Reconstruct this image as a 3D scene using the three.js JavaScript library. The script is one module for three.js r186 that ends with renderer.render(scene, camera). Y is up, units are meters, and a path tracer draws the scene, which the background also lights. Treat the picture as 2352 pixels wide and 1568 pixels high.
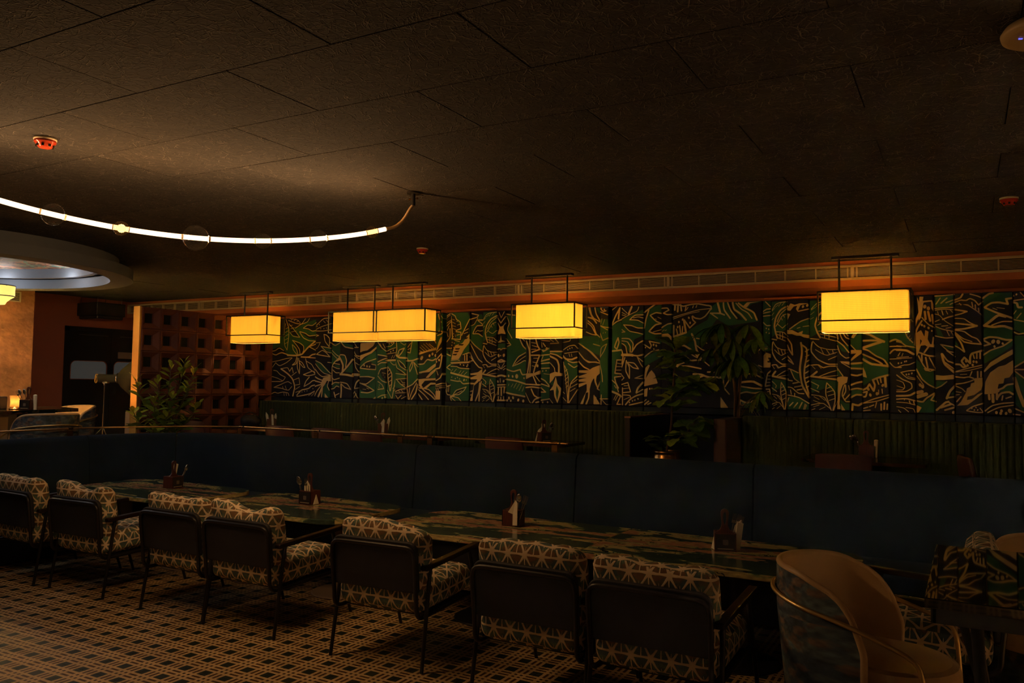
import * as THREE from 'three';
import { mergeGeometries, mergeVertices, toCreasedNormals } from 'three/addons/utils/BufferGeometryUtils.js';
import { RoundedBoxGeometry } from 'three/addons/geometries/RoundedBoxGeometry.js';
import { MarchingCubes } from 'three/addons/objects/MarchingCubes.js';
import { RectAreaLightUniformsLib } from 'three/addons/lights/RectAreaLightUniformsLib.js';

// ------------------------------------------------------------------ camera, background, exposure
const scene = new THREE.Scene();
scene.background = new THREE.Color(0x000000);
const camera = new THREE.PerspectiveCamera(THREE.MathUtils.radToDeg(2 * Math.atan(784 / 1863.11)), 2352 / 1568, 0.05, 60);
camera.rotation.order = 'YXZ';
camera.position.set(0, 1.6, 0);
camera.rotation.set(0.0524851254, 0.509869829, 0.0136912139);
scene.add(camera);
camera.updateMatrixWorld(true);
const renderer = new THREE.WebGLRenderer({ antialias: true });
renderer.toneMapping = THREE.LinearToneMapping;
renderer.toneMappingExposure = 1.0;
renderer.shadowMap.enabled = true;
RectAreaLightUniformsLib.init();
const LAMP = new THREE.Color().setRGB(1.0, 0.74, 0.30);        // very warm filament light
const TUBE = new THREE.Color().setRGB(1.0, 0.56, 0.24);        // warm neon tube
const FILL = new THREE.Color().setRGB(1.0, 0.66, 0.38);        // unseen lamps behind and beside the viewer, placed to light the chairs
const PENDANT_CD = 1.15, TUBE_CD = 0.46, RING_CD = 0.24, FILL_CD = 20;

// ------------------------------------------------------------------ small tools
let seed = 7;
const rnd = () => { seed = (seed * 1664525 + 1013904223) >>> 0; return seed / 4294967296; };
const rr = (a, b) => a + (b - a) * rnd();
const V = (x, y, z) => new THREE.Vector3(x, y, z);
const lin = (r, g, b) => new THREE.Color().setRGB(r, g, b);
const used = {};
const numbered = (n) => { used[n] = (used[n] || 0) + 1; return used[n] > 1 ? `${n}_${String(used[n] - 1).padStart(3, '0')}` : n; };
function shadowed(o) { o.traverse((m) => { if (m.isMesh) { m.castShadow = true; m.receiveShadow = true; } }); return o; }
function obj(name, geos, mat, parent = scene) {
  const g = Array.isArray(geos) ? merge(geos) : geos;
  const m = new THREE.Mesh(g, mat); m.name = parent === scene ? numbered(name) : name; m.castShadow = m.receiveShadow = true; parent.add(m); return m;
}
function thing(name, label, category, [x, y, z] = [0, 0, 0], turn = 0, group) {
  const o = new THREE.Group(); o.name = numbered(name); scene.add(o); o.position.set(x, y, z); o.rotation.y = turn;
  o.userData = { label, category }; if (group) o.userData.group = group; return o;
}
function tag(o, label, category, group) { o.userData.label = label; o.userData.category = category; if (group) o.userData.group = group; return o; }
function struct(name, geos, mat, parent = scene) { const m = obj(name, geos, mat, parent); if (parent === scene) m.userData.kind = 'structure'; return m; }
function structGroup(name) { const g = new THREE.Group(); g.name = numbered(name); g.userData.kind = 'structure'; scene.add(g); return g; }
function dup(root, [x, y, z], turn, label, group) {
  const r = root.clone(); r.name = numbered(root.name.replace(/_\d+$/, '')); scene.add(r); r.position.set(x, y, z); r.rotation.set(0, turn, 0);
  r.userData = { ...root.userData, label }; if (group) r.userData.group = group; return r;
}
function merge(list) {
  const out = list.map((g) => { const q = g.index ? g.toNonIndexed() : g; for (const k of Object.keys(q.attributes)) if (!['position', 'normal', 'uv'].includes(k)) q.deleteAttribute(k); return q; });
  return mergeGeometries(out);
}
// uv in metres from the face each triangle looks along
function boxUV(g, s = 1, ox = 0, oy = 0) {
  const q = g.index ? g.toNonIndexed() : g; const p = q.attributes.position, n = p.count, uv = new Float32Array(n * 2);
  const a = V(0, 0, 0), b = V(0, 0, 0), c = V(0, 0, 0), e = V(0, 0, 0);
  for (let i = 0; i < n; i += 3) {
    a.fromBufferAttribute(p, i); b.fromBufferAttribute(p, i + 1); c.fromBufferAttribute(p, i + 2);
    e.copy(b).sub(a).cross(c.clone().sub(a)); const x = Math.abs(e.x), y = Math.abs(e.y), z = Math.abs(e.z);
    [a, b, c].forEach((v, k) => {
      const [u, w] = z >= x && z >= y ? [v.x, v.y] : x >= y ? [v.z, v.y] : [v.x, v.z];
      uv[2 * (i + k)] = u * s + ox; uv[2 * (i + k) + 1] = w * s + oy;
    });
  }
  q.setAttribute('uv', new THREE.BufferAttribute(uv, 2)); return q;
}
const box = (w, h, d, x = 0, y = 0, z = 0, r = 0) => {
  const g = r ? new RoundedBoxGeometry(w, h, d, 2, Math.min(r, w / 2.01, h / 2.01, d / 2.01)) : new THREE.BoxGeometry(w, h, d); g.translate(x, y, z); return boxUV(g);
};
const span = (x0, x1, y0, y1, z0, z1, r = 0) => box(Math.abs(x1 - x0), Math.abs(y1 - y0), Math.abs(z1 - z0), (x0 + x1) / 2, (y0 + y1) / 2, (z0 + z1) / 2, r);
function tube(pts, r, seg = 24, rad = 8, closed = false, tension = 0.5) {
  const c = new THREE.CatmullRomCurve3(pts, closed, 'catmullrom', tension); return new THREE.TubeGeometry(c, seg, r, rad, closed);
}
// a rod from a to b, tapering, with end caps
function rod(a, b, r0, r1 = r0, n = 10) {
  const d = b.clone().sub(a), g = new THREE.CylinderGeometry(r1, r0, d.length(), n); g.translate(0, d.length() / 2, 0);
  g.applyQuaternion(new THREE.Quaternion().setFromUnitVectors(V(0, 1, 0), d.normalize())); g.translate(a.x, a.y, a.z); return g;
}
const lathe = (prof, n = 32) => new THREE.LatheGeometry(prof.map(([r, y]) => new THREE.Vector2(r, y)), n);
function at(g, x = 0, y = 0, z = 0, ry = 0, rx = 0, rz = 0) { const q = g.clone(); if (rx) q.rotateX(rx); if (rz) q.rotateZ(rz); if (ry) q.rotateY(ry); q.translate(x, y, z); return q; }
// soft box with its own subdivisions: rounded by r, faces bulging
function pillow(w, h, d, r, n = 12, bulge = [0, 0, 0], warp) {
  const g = new THREE.BoxGeometry(w, h, d, n, Math.max(4, n / 2), n); const p = g.attributes.position, H = [w / 2, h / 2, d / 2];
  for (let i = 0; i < p.count; i++) {
    const v = [p.getX(i), p.getY(i), p.getZ(i)], u = v.map((a, k) => a / H[k]);
    const c = v.map((a, k) => Math.max(-(H[k] - r), Math.min(H[k] - r, a))), e = v.map((a, k) => a - c[k]), L = Math.hypot(...e) || 1;
    const q = c.map((a, k) => a + e[k] / L * Math.min(r, L > 0 ? r : 0));
    if (Math.hypot(...e) < 1e-9) { q[0] = v[0]; q[1] = v[1]; q[2] = v[2]; }
    q[0] += bulge[0] * u[0] * (1 - u[1] ** 2) * (1 - u[2] ** 2); q[1] += bulge[1] * u[1] * (1 - u[0] ** 2) * (1 - u[2] ** 2); q[2] += bulge[2] * u[2] * (1 - u[0] ** 2) * (1 - u[1] ** 2);
    if (warp) warp(q, u);
    p.setXYZ(i, ...q);
  }
  const m = boxUV(g); const w2 = mergeForNormals(m); return w2;
}
function mergeForNormals(g) {           // smooth normals over split uvs
  const p = g.attributes.position, acc = new Map(), key = (i) => `${Math.round(p.getX(i) * 5000)},${Math.round(p.getY(i) * 5000)},${Math.round(p.getZ(i) * 5000)}`;
  const a = V(0, 0, 0), b = V(0, 0, 0), c = V(0, 0, 0);
  for (let i = 0; i < p.count; i += 3) {
    a.fromBufferAttribute(p, i); b.fromBufferAttribute(p, i + 1); c.fromBufferAttribute(p, i + 2); const n = b.clone().sub(a).cross(c.clone().sub(a));
    for (let k = 0; k < 3; k++) { const s = key(i + k); acc.has(s) ? acc.get(s).add(n) : acc.set(s, n.clone()); }
  }
  const N = new Float32Array(p.count * 3); for (let i = 0; i < p.count; i++) { const n = acc.get(key(i)).clone().normalize(); N.set([n.x, n.y, n.z], i * 3); }
  g.setAttribute('normal', new THREE.BufferAttribute(N, 3)); return g;
}
// sweep a closed profile [(offset, y)...] along a plan path [(x, z)...]; offset goes to the path's right-hand side
function sweep(path, prof, caps = true) {
  const P = path.map(([x, z]) => new THREE.Vector2(x, z)), n = P.length, m = prof.length, pos = [], uv = [], idx = [];
  let run = 0;
  const dirs = P.map((q, i) => { const a = P[Math.max(0, i - 1)], b = P[Math.min(n - 1, i + 1)]; return b.clone().sub(a).normalize(); });
  let per = [0]; for (let j = 1; j <= m; j++) per.push(per[j - 1] + Math.hypot(prof[j % m][0] - prof[j - 1][0], prof[j % m][1] - prof[j - 1][1]));
  for (let i = 0; i < n; i++) {
    if (i) run += P[i].distanceTo(P[i - 1]); const d = dirs[i];
    for (let j = 0; j <= m; j++) { const [o, y] = prof[j % m]; pos.push(P[i].x - d.y * o, y, P[i].y + d.x * o); uv.push(run, per[j]); }
  }
  for (let i = 0; i < n - 1; i++) for (let j = 0; j < m; j++) { const a = i * (m + 1) + j, b = a + m + 1; idx.push(a, a + 1, b, b, a + 1, b + 1); }
  if (caps) {
    const tri = THREE.ShapeUtils.triangulateShape(prof.map(([o, y]) => new THREE.Vector2(o, y)), []);
    for (const [i, flip] of [[0, false], [n - 1, true]]) { const s = pos.length / 3; for (let j = 0; j < m; j++) { pos.push(...pos.slice((i * (m + 1) + j) * 3, (i * (m + 1) + j) * 3 + 3)); uv.push(prof[j][0], prof[j][1]); } for (const t of tri) idx.push(...(flip ? [s + t[0], s + t[2], s + t[1]] : [s + t[0], s + t[1], s + t[2]])); }
  }
  const g = new THREE.BufferGeometry(); g.setAttribute('position', new THREE.Float32BufferAttribute(pos, 3)); g.setAttribute('uv', new THREE.Float32BufferAttribute(uv, 2)); g.setIndex(idx);
  return toCreasedNormals(g, 0.7);
}
function roundRect(x0, x1, y0, y1, r, n = 5, corners = [1, 1, 1, 1]) {    // counter-clockwise list, corners: bl, br, tr, tl
  const out = [], C = [[x0, y0, 180], [x1, y0, 270], [x1, y1, 0], [x0, y1, 90]];
  C.forEach(([x, y, a], k) => { const q = r * corners[k]; if (!q) { out.push([x, y]); return; } const cx = x + (x === x0 ? q : -q), cy = y + (y === y0 ? q : -q); for (let i = 0; i <= n; i++) { const t = (a + 90 * i / n) * Math.PI / 180; out.push([cx + q * Math.cos(t), cy + q * Math.sin(t)]); } });
  return out;
}
const shapeOf = (pts) => new THREE.Shape(pts.map(([x, y]) => new THREE.Vector2(x, y)));
function slab(pts, y0, h, bevel = 0) {             // plan outline (x, z) extruded upward from y0
  const g = new THREE.ExtrudeGeometry(shapeOf(pts.map(([x, z]) => [x, -z])), { depth: h - 2 * bevel, bevelEnabled: bevel > 0, bevelSize: bevel, bevelThickness: bevel, bevelOffset: -bevel, bevelSegments: 2, curveSegments: 8 });
  g.translate(0, 0, bevel); g.rotateX(-Math.PI / 2); g.translate(0, y0, 0); return boxUV(g);
}
const look = (p) => p.clone().applyMatrix4(camera.matrixWorldInverse);
function inView(x, y, z, pad = 1.05) { const c = look(V(x, y, z)); if (c.z > -0.2) return false; const f = 1863.11 / -c.z; return Math.abs(c.x * f) < 1176 * pad && Math.abs(c.y * f) < 784 * pad; }

// ------------------------------------------------------------------ textures
function canvas(w, h, draw) { const c = document.createElement('canvas'); c.width = w; c.height = h; draw(c.getContext('2d'), w, h); return c; }
function ctex(c, rep = true, srgb = true) { const t = new THREE.CanvasTexture(c); if (srgb) t.colorSpace = THREE.SRGBColorSpace; if (rep) t.wrapS = t.wrapT = THREE.RepeatWrapping; return t; }
const css = (r, g, b) => { const c = lin(r, g, b).getRGB({}, THREE.SRGBColorSpace); return `rgb(${Math.round(c.r * 255)},${Math.round(c.g * 255)},${Math.round(c.b * 255)})`; };
function hash2(x, y) { let h = Math.imul(x | 0, 374761393) + Math.imul(y | 0, 668265263); h = Math.imul(h ^ (h >>> 13), 1274126177); return ((h ^ (h >>> 16)) >>> 0) / 4294967296; }
function vnoise(x, y, per) {                       // value noise that repeats every per cells
  const x0 = Math.floor(x), y0 = Math.floor(y), fx = x - x0, fy = y - y0, m = (a) => ((a % per) + per) % per, s = (t) => t * t * (3 - 2 * t);
  const a = hash2(m(x0), m(y0)), b = hash2(m(x0 + 1), m(y0)), c = hash2(m(x0), m(y0 + 1)), d = hash2(m(x0 + 1), m(y0 + 1)), u = s(fx), v = s(fy);
  return a + (b - a) * u + (c - a) * v + (a - b - c + d) * u * v;
}
function fbm(x, y, per, oct = 4) { let s = 0, a = 0.5; for (let i = 0; i < oct; i++) { s += a * vnoise(x, y, per); x *= 2; y *= 2; per *= 2; a *= 0.5; } return s; }
function dtex(w, h, fn, srgb = true) {             // fn(u, v) -> [r, g, b] in 0..1 (display values when srgb)
  const d = new Uint8Array(w * h * 4);
  for (let j = 0; j < h; j++) for (let i = 0; i < w; i++) { const c = fn(i / w, j / h), k = 4 * (j * w + i); d[k] = Math.max(0, Math.min(255, c[0] * 255)); d[k + 1] = Math.max(0, Math.min(255, c[1] * 255)); d[k + 2] = Math.max(0, Math.min(255, c[2] * 255)); d[k + 3] = 255; }
  const t = new THREE.DataTexture(d, w, h); t.magFilter = t.minFilter = THREE.LinearFilter; t.wrapS = t.wrapT = THREE.RepeatWrapping; if (srgb) t.colorSpace = THREE.SRGBColorSpace; t.needsUpdate = true; return t;
}
const grain = dtex(256, 256, (u, v) => { const n = fbm(u * 32, v * 32, 32, 3); return [n, n, n]; }, false);
const rep = (t, x, y = x) => { const c = t.clone(); c.repeat.set(x, y); c.needsUpdate = true; return c; };
const std = (color, roughness = 0.7, metalness = 0, more = {}) => new THREE.MeshStandardMaterial({ color, roughness, metalness, ...more });
const phys = (color, roughness, more = {}) => new THREE.MeshPhysicalMaterial({ color, roughness, ...more });

// ------------------------------------------------------------------ materials
const M = {};
M.black = std(lin(0.012, 0.011, 0.010), 0.45);
M.blackMetal = std(lin(0.016, 0.014, 0.013), 0.38, 0.3);
M.brass = std(lin(0.56, 0.30, 0.10), 0.26, 1);
M.brassSatin = std(lin(0.76, 0.54, 0.24), 0.42, 1);
M.copper = std(lin(0.30, 0.13, 0.07), 0.45, 0.6);
M.steel = std(lin(0.62, 0.58, 0.52), 0.22, 1);
M.cream = std(lin(0.78, 0.64, 0.43), 0.5);
M.paper = std(lin(0.74, 0.66, 0.48), 0.85, 0, { side: THREE.DoubleSide });
M.void = std(lin(0.006, 0.005, 0.005), 0.95);
const plaster = dtex(512, 512, (u, v) => { const n = fbm(u * 6, v * 6, 6, 5), m = fbm(u * 20 + 3, v * 20, 20, 3), k = 0.55 + 0.66 * n + 0.2 * m; return [0.86 * k, 0.60 * k, 0.40 * k]; });
const plasterBump = dtex(512, 512, (u, v) => { const n = fbm(u * 8, v * 14, 2, 5) * 0.7 + fbm(u * 40, v * 40, 40, 2) * 0.3; return [n, n, n]; }, false);
M.orangePlaster = std(0xffffff, 0.75, 0, { map: rep(plaster, 0.6), bumpMap: rep(plasterBump, 0.6), bumpScale: 0.03 });
M.orange = std(lin(0.60, 0.215, 0.085), 0.75, 0, { bumpMap: rep(grain, 2), bumpScale: 0.0008 });
M.brownWall = std(lin(0.50, 0.165, 0.085), 0.85, 0, { bumpMap: rep(grain, 2), bumpScale: 0.001 });
M.terracotta = std(lin(0.17, 0.054, 0.027), 0.8, 0, { bumpMap: rep(grain, 3), bumpScale: 0.001 });
M.darkWall = std(lin(0.05, 0.04, 0.035), 0.9);
M.navy = phys(lin(0.022, 0.032, 0.060), 0.85, { specularIntensity: 0.3 });
// wood-wool ceiling board: matted strands
const strands = canvas(1024, 1024, (c, w, h) => {
  c.fillStyle = css(0.036, 0.030, 0.024); c.fillRect(0, 0, w, h); c.lineCap = 'round';
  for (let i = 0; i < 7000; i++) {
    const x = rnd() * w, y = rnd() * h, a = rnd() * 6.283, L = 14 + rnd() * 46, k = 0.014 + 0.26 * rnd() ** 3; c.strokeStyle = css(k, k * 0.86, k * 0.70); c.lineWidth = rr(0.8, 2.4);
    const bx = x + Math.cos(a) * L, by = y + Math.sin(a) * L, mx = (x + bx) / 2 + rr(-16, 16), my = (y + by) / 2 + rr(-16, 16);
    for (const [ox, oy] of [[0, 0], [w, 0], [-w, 0], [0, h], [0, -h]]) { c.beginPath(); c.moveTo(x + ox, y + oy); c.quadraticCurveTo(mx + ox, my + oy, bx + ox, by + oy); c.stroke(); }
  }
});
M.board = [0.85, 0.76, 0.94].map((k) => std(new THREE.Color(k, k, k), 0.95, 0, { map: rep(ctex(strands), 0.7), bumpMap: rep(ctex(strands, true, false), 0.7), bumpScale: 0.02 }));
M.slabDark = std(lin(0.03, 0.026, 0.022), 0.95);
M.ringGrey = std(lin(0.15, 0.17, 0.20), 0.85, 0, { bumpMap: rep(plasterBump, 1), bumpScale: 0.004 });

// ------------------------------------------------------------------ room shell
const CEIL = 2.85, WALLZ = -9.25, XL = -12, XR = 3.2, ZF = 3.2;
struct('floor', span(XL - 0.2, XR + 0.2, -0.25, -0.012, WALLZ - 0.2, ZF + 0.2), std(lin(0.03, 0.025, 0.02), 0.7));
struct('wall_back', span(XL - 0.2, XR + 0.2, -0.012, CEIL + 0.3, WALLZ - 0.2, WALLZ), M.orange);
struct('wall_right', span(XR, XR + 0.2, -0.012, CEIL + 0.3, WALLZ, ZF), M.darkWall);
struct('wall_front', span(XL - 0.2, XR + 0.2, -0.012, CEIL + 0.3, ZF, ZF + 0.2), M.darkWall);
// side wall of brown plaster with the opening for the double door
const DZ0 = -9.02, DZ1 = -7.46, DH = 2.40, LEFTFLOOR = 0.5;
struct('wall_left', [span(XL - 0.2, XL, -0.012, CEIL + 0.3, WALLZ, DZ0), span(XL - 0.2, XL, DH, CEIL + 0.3, DZ0, DZ1), span(XL - 0.2, XL, -0.012, LEFTFLOOR, DZ0, DZ1), span(XL - 0.2, XL, -0.012, CEIL + 0.3, DZ1, ZF)], M.brownWall);
struct('wall_left_projection', span(XL, -11, 0.5, CEIL, -6.4, -1.5), M.orangePlaster);
struct('wall_bulkhead', [span(XL, XR, 2.60, 2.662, WALLZ, -8.5), span(XL, XR, 2.812, CEIL, WALLZ, -8.5), span(XL, XR, 2.662, 2.812, WALLZ, -8.75)], M.orange);
struct('wall_lower_dark', [span(-9.2, XR, 0.3, 1.288, WALLZ, -9.2)], M.navy);  // navy panel placed to darken the wall behind the fig
struct('platform_back', span(-7.7, XR, 0, 0.3, WALLZ, -6.3), M.slabDark);
struct('platform_left', span(XL, -7.72, 0, LEFTFLOOR, WALLZ, -0.5), M.slabDark);

// ceiling: dark strand boards, half-bonded
{
  const g = structGroup('ceiling'); const far = [];
  struct('slab', span(XL - 0.2, XR + 0.2, CEIL + 0.012, CEIL + 0.3, WALLZ, ZF), M.slabDark, g);
  const PW = 1.11, PD = 0.54, shapes = [0, 1, 2].map((k) => boxUV(new RoundedBoxGeometry(PW - 0.004, 0.016, PD - 0.004, 1, 0.002), 1, k * 0.37, k * 0.61)), cand = [];
  for (let j = -12; j < 12; j++) for (let i = -9; i < 7; i++) {
    const z = -2.24 - PD * (j + 0.5), x = -3.705 + PW * (i + 0.5) + (j % 2 ? PW / 2 : 0); if (x - PW / 2 < XL || x + PW / 2 > XR || z < WALLZ + 0.3 || z > ZF - 0.3) continue;
    const seen = inView(x, CEIL, z, 1.02) || inView(x - PW / 2, CEIL, z) || inView(x + PW / 2, CEIL, z); cand.push({ x, z, seen: seen && z > -7.0, d: Math.hypot(x, z), v: Math.floor(rnd() * 3), m: Math.floor(rnd() * 3), dy: rr(-0.0015, 0.0015) });
  }
  let n = 0;
  for (const c of cand.sort((a, b) => a.d - b.d)) {
    if (c.seen && n++ < 150) { const p = obj('panel', shapes[c.v], M.board[c.m], g); p.position.set(c.x, CEIL + 0.008 + c.dy, c.z); }
    else far.push(at(shapes[c.v], c.x, CEIL + 0.008 + c.dy, c.z));
  }
  const f = obj('far_panels', far, M.board[0], g); f.userData.kind = 'stuff';
}

// floor: printed plaid tiles, two by two pattern cells each
{
  const P = 0.155401, X0 = -4.58346, Z0 = -2.83179, T = 2 * P;
  const plaid = dtex(768, 768, (u, v) => {
    const f = (t) => { const q = ((t * 2 + 0.5) % 1); const d = Math.abs(q - 0.5) * 2; /* 0 at the middle of the band, 1 at the middle of the square */ return d; };
    // square half-width 0.42, then tan / gap / tan / gap / tan
    const cls = (t) => { const q = (((t * 2) % 1) + 1) % 1, e = Math.min(q, 1 - q); if (e < 0.21) return 0; const b = Math.abs(q - 0.5); return b < 0.055 ? 1 : b < 0.165 ? 2 : 1; };
    const a = cls(u), b = cls(v), n = 0.92 + 0.16 * fbm(u * 40, v * 40, 40, 2), w = 0.9 + 0.2 * fbm(u * 5, v * 5, 5, 3);
    let c = a === 1 || b === 1 ? [0.775, 0.655, 0.47] : a === 0 && b === 0 ? [0.145, 0.17, 0.13] : a === 2 && b === 2 ? [0.20, 0.15, 0.11] : [0.31, 0.22, 0.13];
    return c.map((k) => k * n * (a === 1 || b === 1 ? w : 1));
  });
  const mats = [1, 0.94, 1.05].map((k) => phys(new THREE.Color(k, k, k), 0.5, { specularIntensity: 0.45, map: plaid, bumpMap: grain, bumpScale: 0.0003 }));
  const tg = new RoundedBoxGeometry(T - 0.0012, 0.012, T - 0.0012, 1, 0.0015), q = boxUV(tg, 1 / T, 0.5, 0.5);
  // tile centre lies half a tile from the centre of a dark square, so texture (0,0) is a square's centre
  const g = structGroup('floor_tiles'), list = [], far = [];
  for (let i = -24; i < 26; i++) for (let j = -16; j < 20; j++) {
    const x = X0 + T * (i + 0.5), z = Z0 - T * (j + 0.5); if (x < -7.9 || x > XR || z < -5.9 || z > ZF) continue;
    const seen = [[-1, -1], [1, -1], [1, 1], [-1, 1], [0, 0]].some(([a, b]) => inView(x + a * T / 2, 0, z + b * T / 2, 1.0)) && z > -5.6;
    list.push({ x, z, seen, d: Math.hypot(x, z), m: Math.floor(rnd() * 3) });
  }
  let n = 0;
  for (const c of list.sort((a, b) => a.d - b.d)) {
    if (c.seen && n < 298) { n++; const m = obj('tile', q, mats[c.m], g); m.position.set(c.x, -0.006, c.z); } else far.push(at(q, c.x, -0.006, c.z));
  }
  const f = obj('outer_tiles', far, mats[0], g); f.userData.kind = 'stuff';
}

// ------------------------------------------------------------------ double door in the side wall
{
  const d = structGroup('door_1'), dark = std(lin(0.010, 0.010, 0.011), 0.5), zm = (DZ0 + DZ1) / 2, glass = std(lin(0.05, 0.05, 0.05), 0.25, 0, { emissive: lin(0.026, 0.025, 0.022), emissiveIntensity: 1 });
  obj('frame', [span(-12.02, -11.97, LEFTFLOOR, DH, DZ1 - 0.06, DZ1), span(-12.02, -11.97, LEFTFLOOR, DH, DZ0, DZ0 + 0.06), span(-12.02, -11.97, DH - 0.07, DH, DZ0, DZ1)], dark, d);
  const rail = span(-11.97, -11.955, DH - 0.13, DH - 0.118, -8.16, -7.66); obj('closer_rail', rail, std(lin(0.10, 0.10, 0.10), 0.4, 0.6), d);
  obj('closer_rail', span(-11.97, -11.955, DH - 0.13, DH - 0.118, -8.86, -8.36), std(lin(0.10, 0.10, 0.10), 0.4, 0.6), d);
  for (const [a, b] of [[DZ1 - 0.06, zm + 0.004], [zm - 0.004, DZ0 + 0.06]]) {
    const w = a - b, y0 = LEFTFLOOR, h = DH - 0.07 - y0, wx0 = 0.055, wx1 = w - 0.055;
    const s = shapeOf([[0, 0], [w, 0], [w, h], [0, h]]), win = roundRect(wx0, wx1, 1.587 - y0 - 0.0, 1.872 - y0, 0.085, 6, [0.12, 0.12, 1, 1]);
    s.holes.push(new THREE.Path(win.map(([x, y]) => new THREE.Vector2(x, y))));
    const g = new THREE.ExtrudeGeometry(s, { depth: 0.045, bevelEnabled: false }); g.rotateY(Math.PI / 2); g.translate(-12.045, y0, a);
    const leaf = obj('leaf', boxUV(g), dark, d);
    const gg = new THREE.ExtrudeGeometry(shapeOf(win), { depth: 0.006, bevelEnabled: false }); gg.rotateY(Math.PI / 2); gg.translate(-12.026, y0, a);
    obj('window', boxUV(gg), glass, leaf);
    const rim = new THREE.TubeGeometry(new THREE.CatmullRomCurve3(win.map(([x, y]) => V(-12.0, y0 + y, a - x)), true, 'catmullrom', 0.1), 80, 0.006, 6, true); obj('window_rim', rim, M.brownWall, leaf);
    obj('push_plate', span(-12.0, -11.994, y0 + 0.85, y0 + 1.02, (a === DZ1 - 0.06 ? b + 0.05 : a - 0.11), (a === DZ1 - 0.06 ? b + 0.11 : a - 0.05)), std(lin(0.06, 0.06, 0.06), 0.3, 0.8), leaf);
  }
}
tag(obj('door_sign', span(-12.0, -11.985, 1.925, 2.03, -8.62, -8.36, 0.004), std(lin(0.30, 0.22, 0.19), 0.6)), 'small dull plate fixed high on the dark double door', 'sign');

// ------------------------------------------------------------------ air grilles along the bulkhead
{
  const mods = [[-11.95, -10.29], [-10.21, -8.436], [-8.352, -6.574], [-6.49, -4.709], [-4.626, -2.852], [-2.768, -0.993], [-0.91, 0.868]];
  const words = ['cream air grille behind the terracotta block screen', 'cream air grille above the block screen, behind the first pendant', 'cream air grille above the square pendant and the start of the leaf fabric', 'cream air grille behind the rods of the two overlapping pendants', 'cream air grille behind the rod of the lone middle pendant', 'cream air grille above the drooping umbrella tree', 'cream air grille behind the rods of the largest pendant'];
  mods.forEach(([a, b], i) => {
    const y0 = 2.662, y1 = 2.812, t = thing('air_grille', words[i], 'air vent', [(a + b) / 2, y0, -8.5], 0, 'air grilles in the orange bulkhead'), w = b - a, x0 = -w / 2, x1 = w / 2, e = i ? 0.042 : 0.03;
    obj('frame', [span(x0 - e, x1 + e, 0, 0.026, -0.03, 0.012, 0.004), span(x0 - e, x1 + e, 0.124, 0.15, -0.03, 0.012, 0.004), span(x0 - e, x0 - e + 0.014, 0.026, 0.124, -0.03, 0.012), span(x1 + e - 0.014, x1 + e, 0.026, 0.124, -0.03, 0.012)], M.cream, t);
    const n = Math.round(w / 0.297), mg = span(-0.0065, 0.0065, 0.026, 0.124, -0.028, 0.009); for (let k = 0; k <= n; k++) { const q = obj('mullion', mg, M.cream, t); q.position.x = x0 + w * k / n; }
    const sg = at(box(w + 2 * e - 0.02, 0.0052, 0.016), 0, 0, 0, 0, 0.10); for (let k = 0; k < 7; k++) { const q = obj('slat', sg, M.cream, t); q.position.set(0, 0.038 + k * 0.0125, -0.006); }
    obj('duct_liner', span(x0 - e, x1 + e, 0.0, 0.15, -0.24, -0.235), M.void, t);
  });
}
{
  const t = thing('air_grille', 'small cream air grille on the bright orange plaster wall by the drum pendant', 'air vent', [-10.995, 2.60, -6.08]);
  obj('frame', [span(0, 0.012, 0, 0.018, -0.13, 0.13), span(0, 0.012, 0.122, 0.14, -0.13, 0.13), span(0, 0.012, 0.018, 0.122, -0.13, -0.112), span(0, 0.012, 0.018, 0.122, 0.112, 0.13)], M.cream, t); obj('backing', span(0, 0.002, 0.018, 0.122, -0.112, 0.112), M.void, t);
  for (let k = 0; k < 7; k++) { const q = obj('slat', span(0, 0.010, -0.0025, 0.0025, -0.112, 0.112), M.cream, t); q.position.y = 0.03 + k * 0.0135; }
}
// little drip trim strips under the soffit
for (const [a, b, w] of [[-8.5, -8.1, 'over the first leaf panels'], [-5.72, -5.3, 'left of the middle pendant'], [-1.9, -1.25, 'beside the largest pendant']])
  tag(obj('soffit_strip', span(a, b, 2.556, 2.572, -9.06, -9.0, 0.004), M.orange), `thin orange strip under the bulkhead ${w.replace('left of', 'beside')}`, 'trim', 'thin strips under the bulkhead').userData.kind = 'thing';

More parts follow.
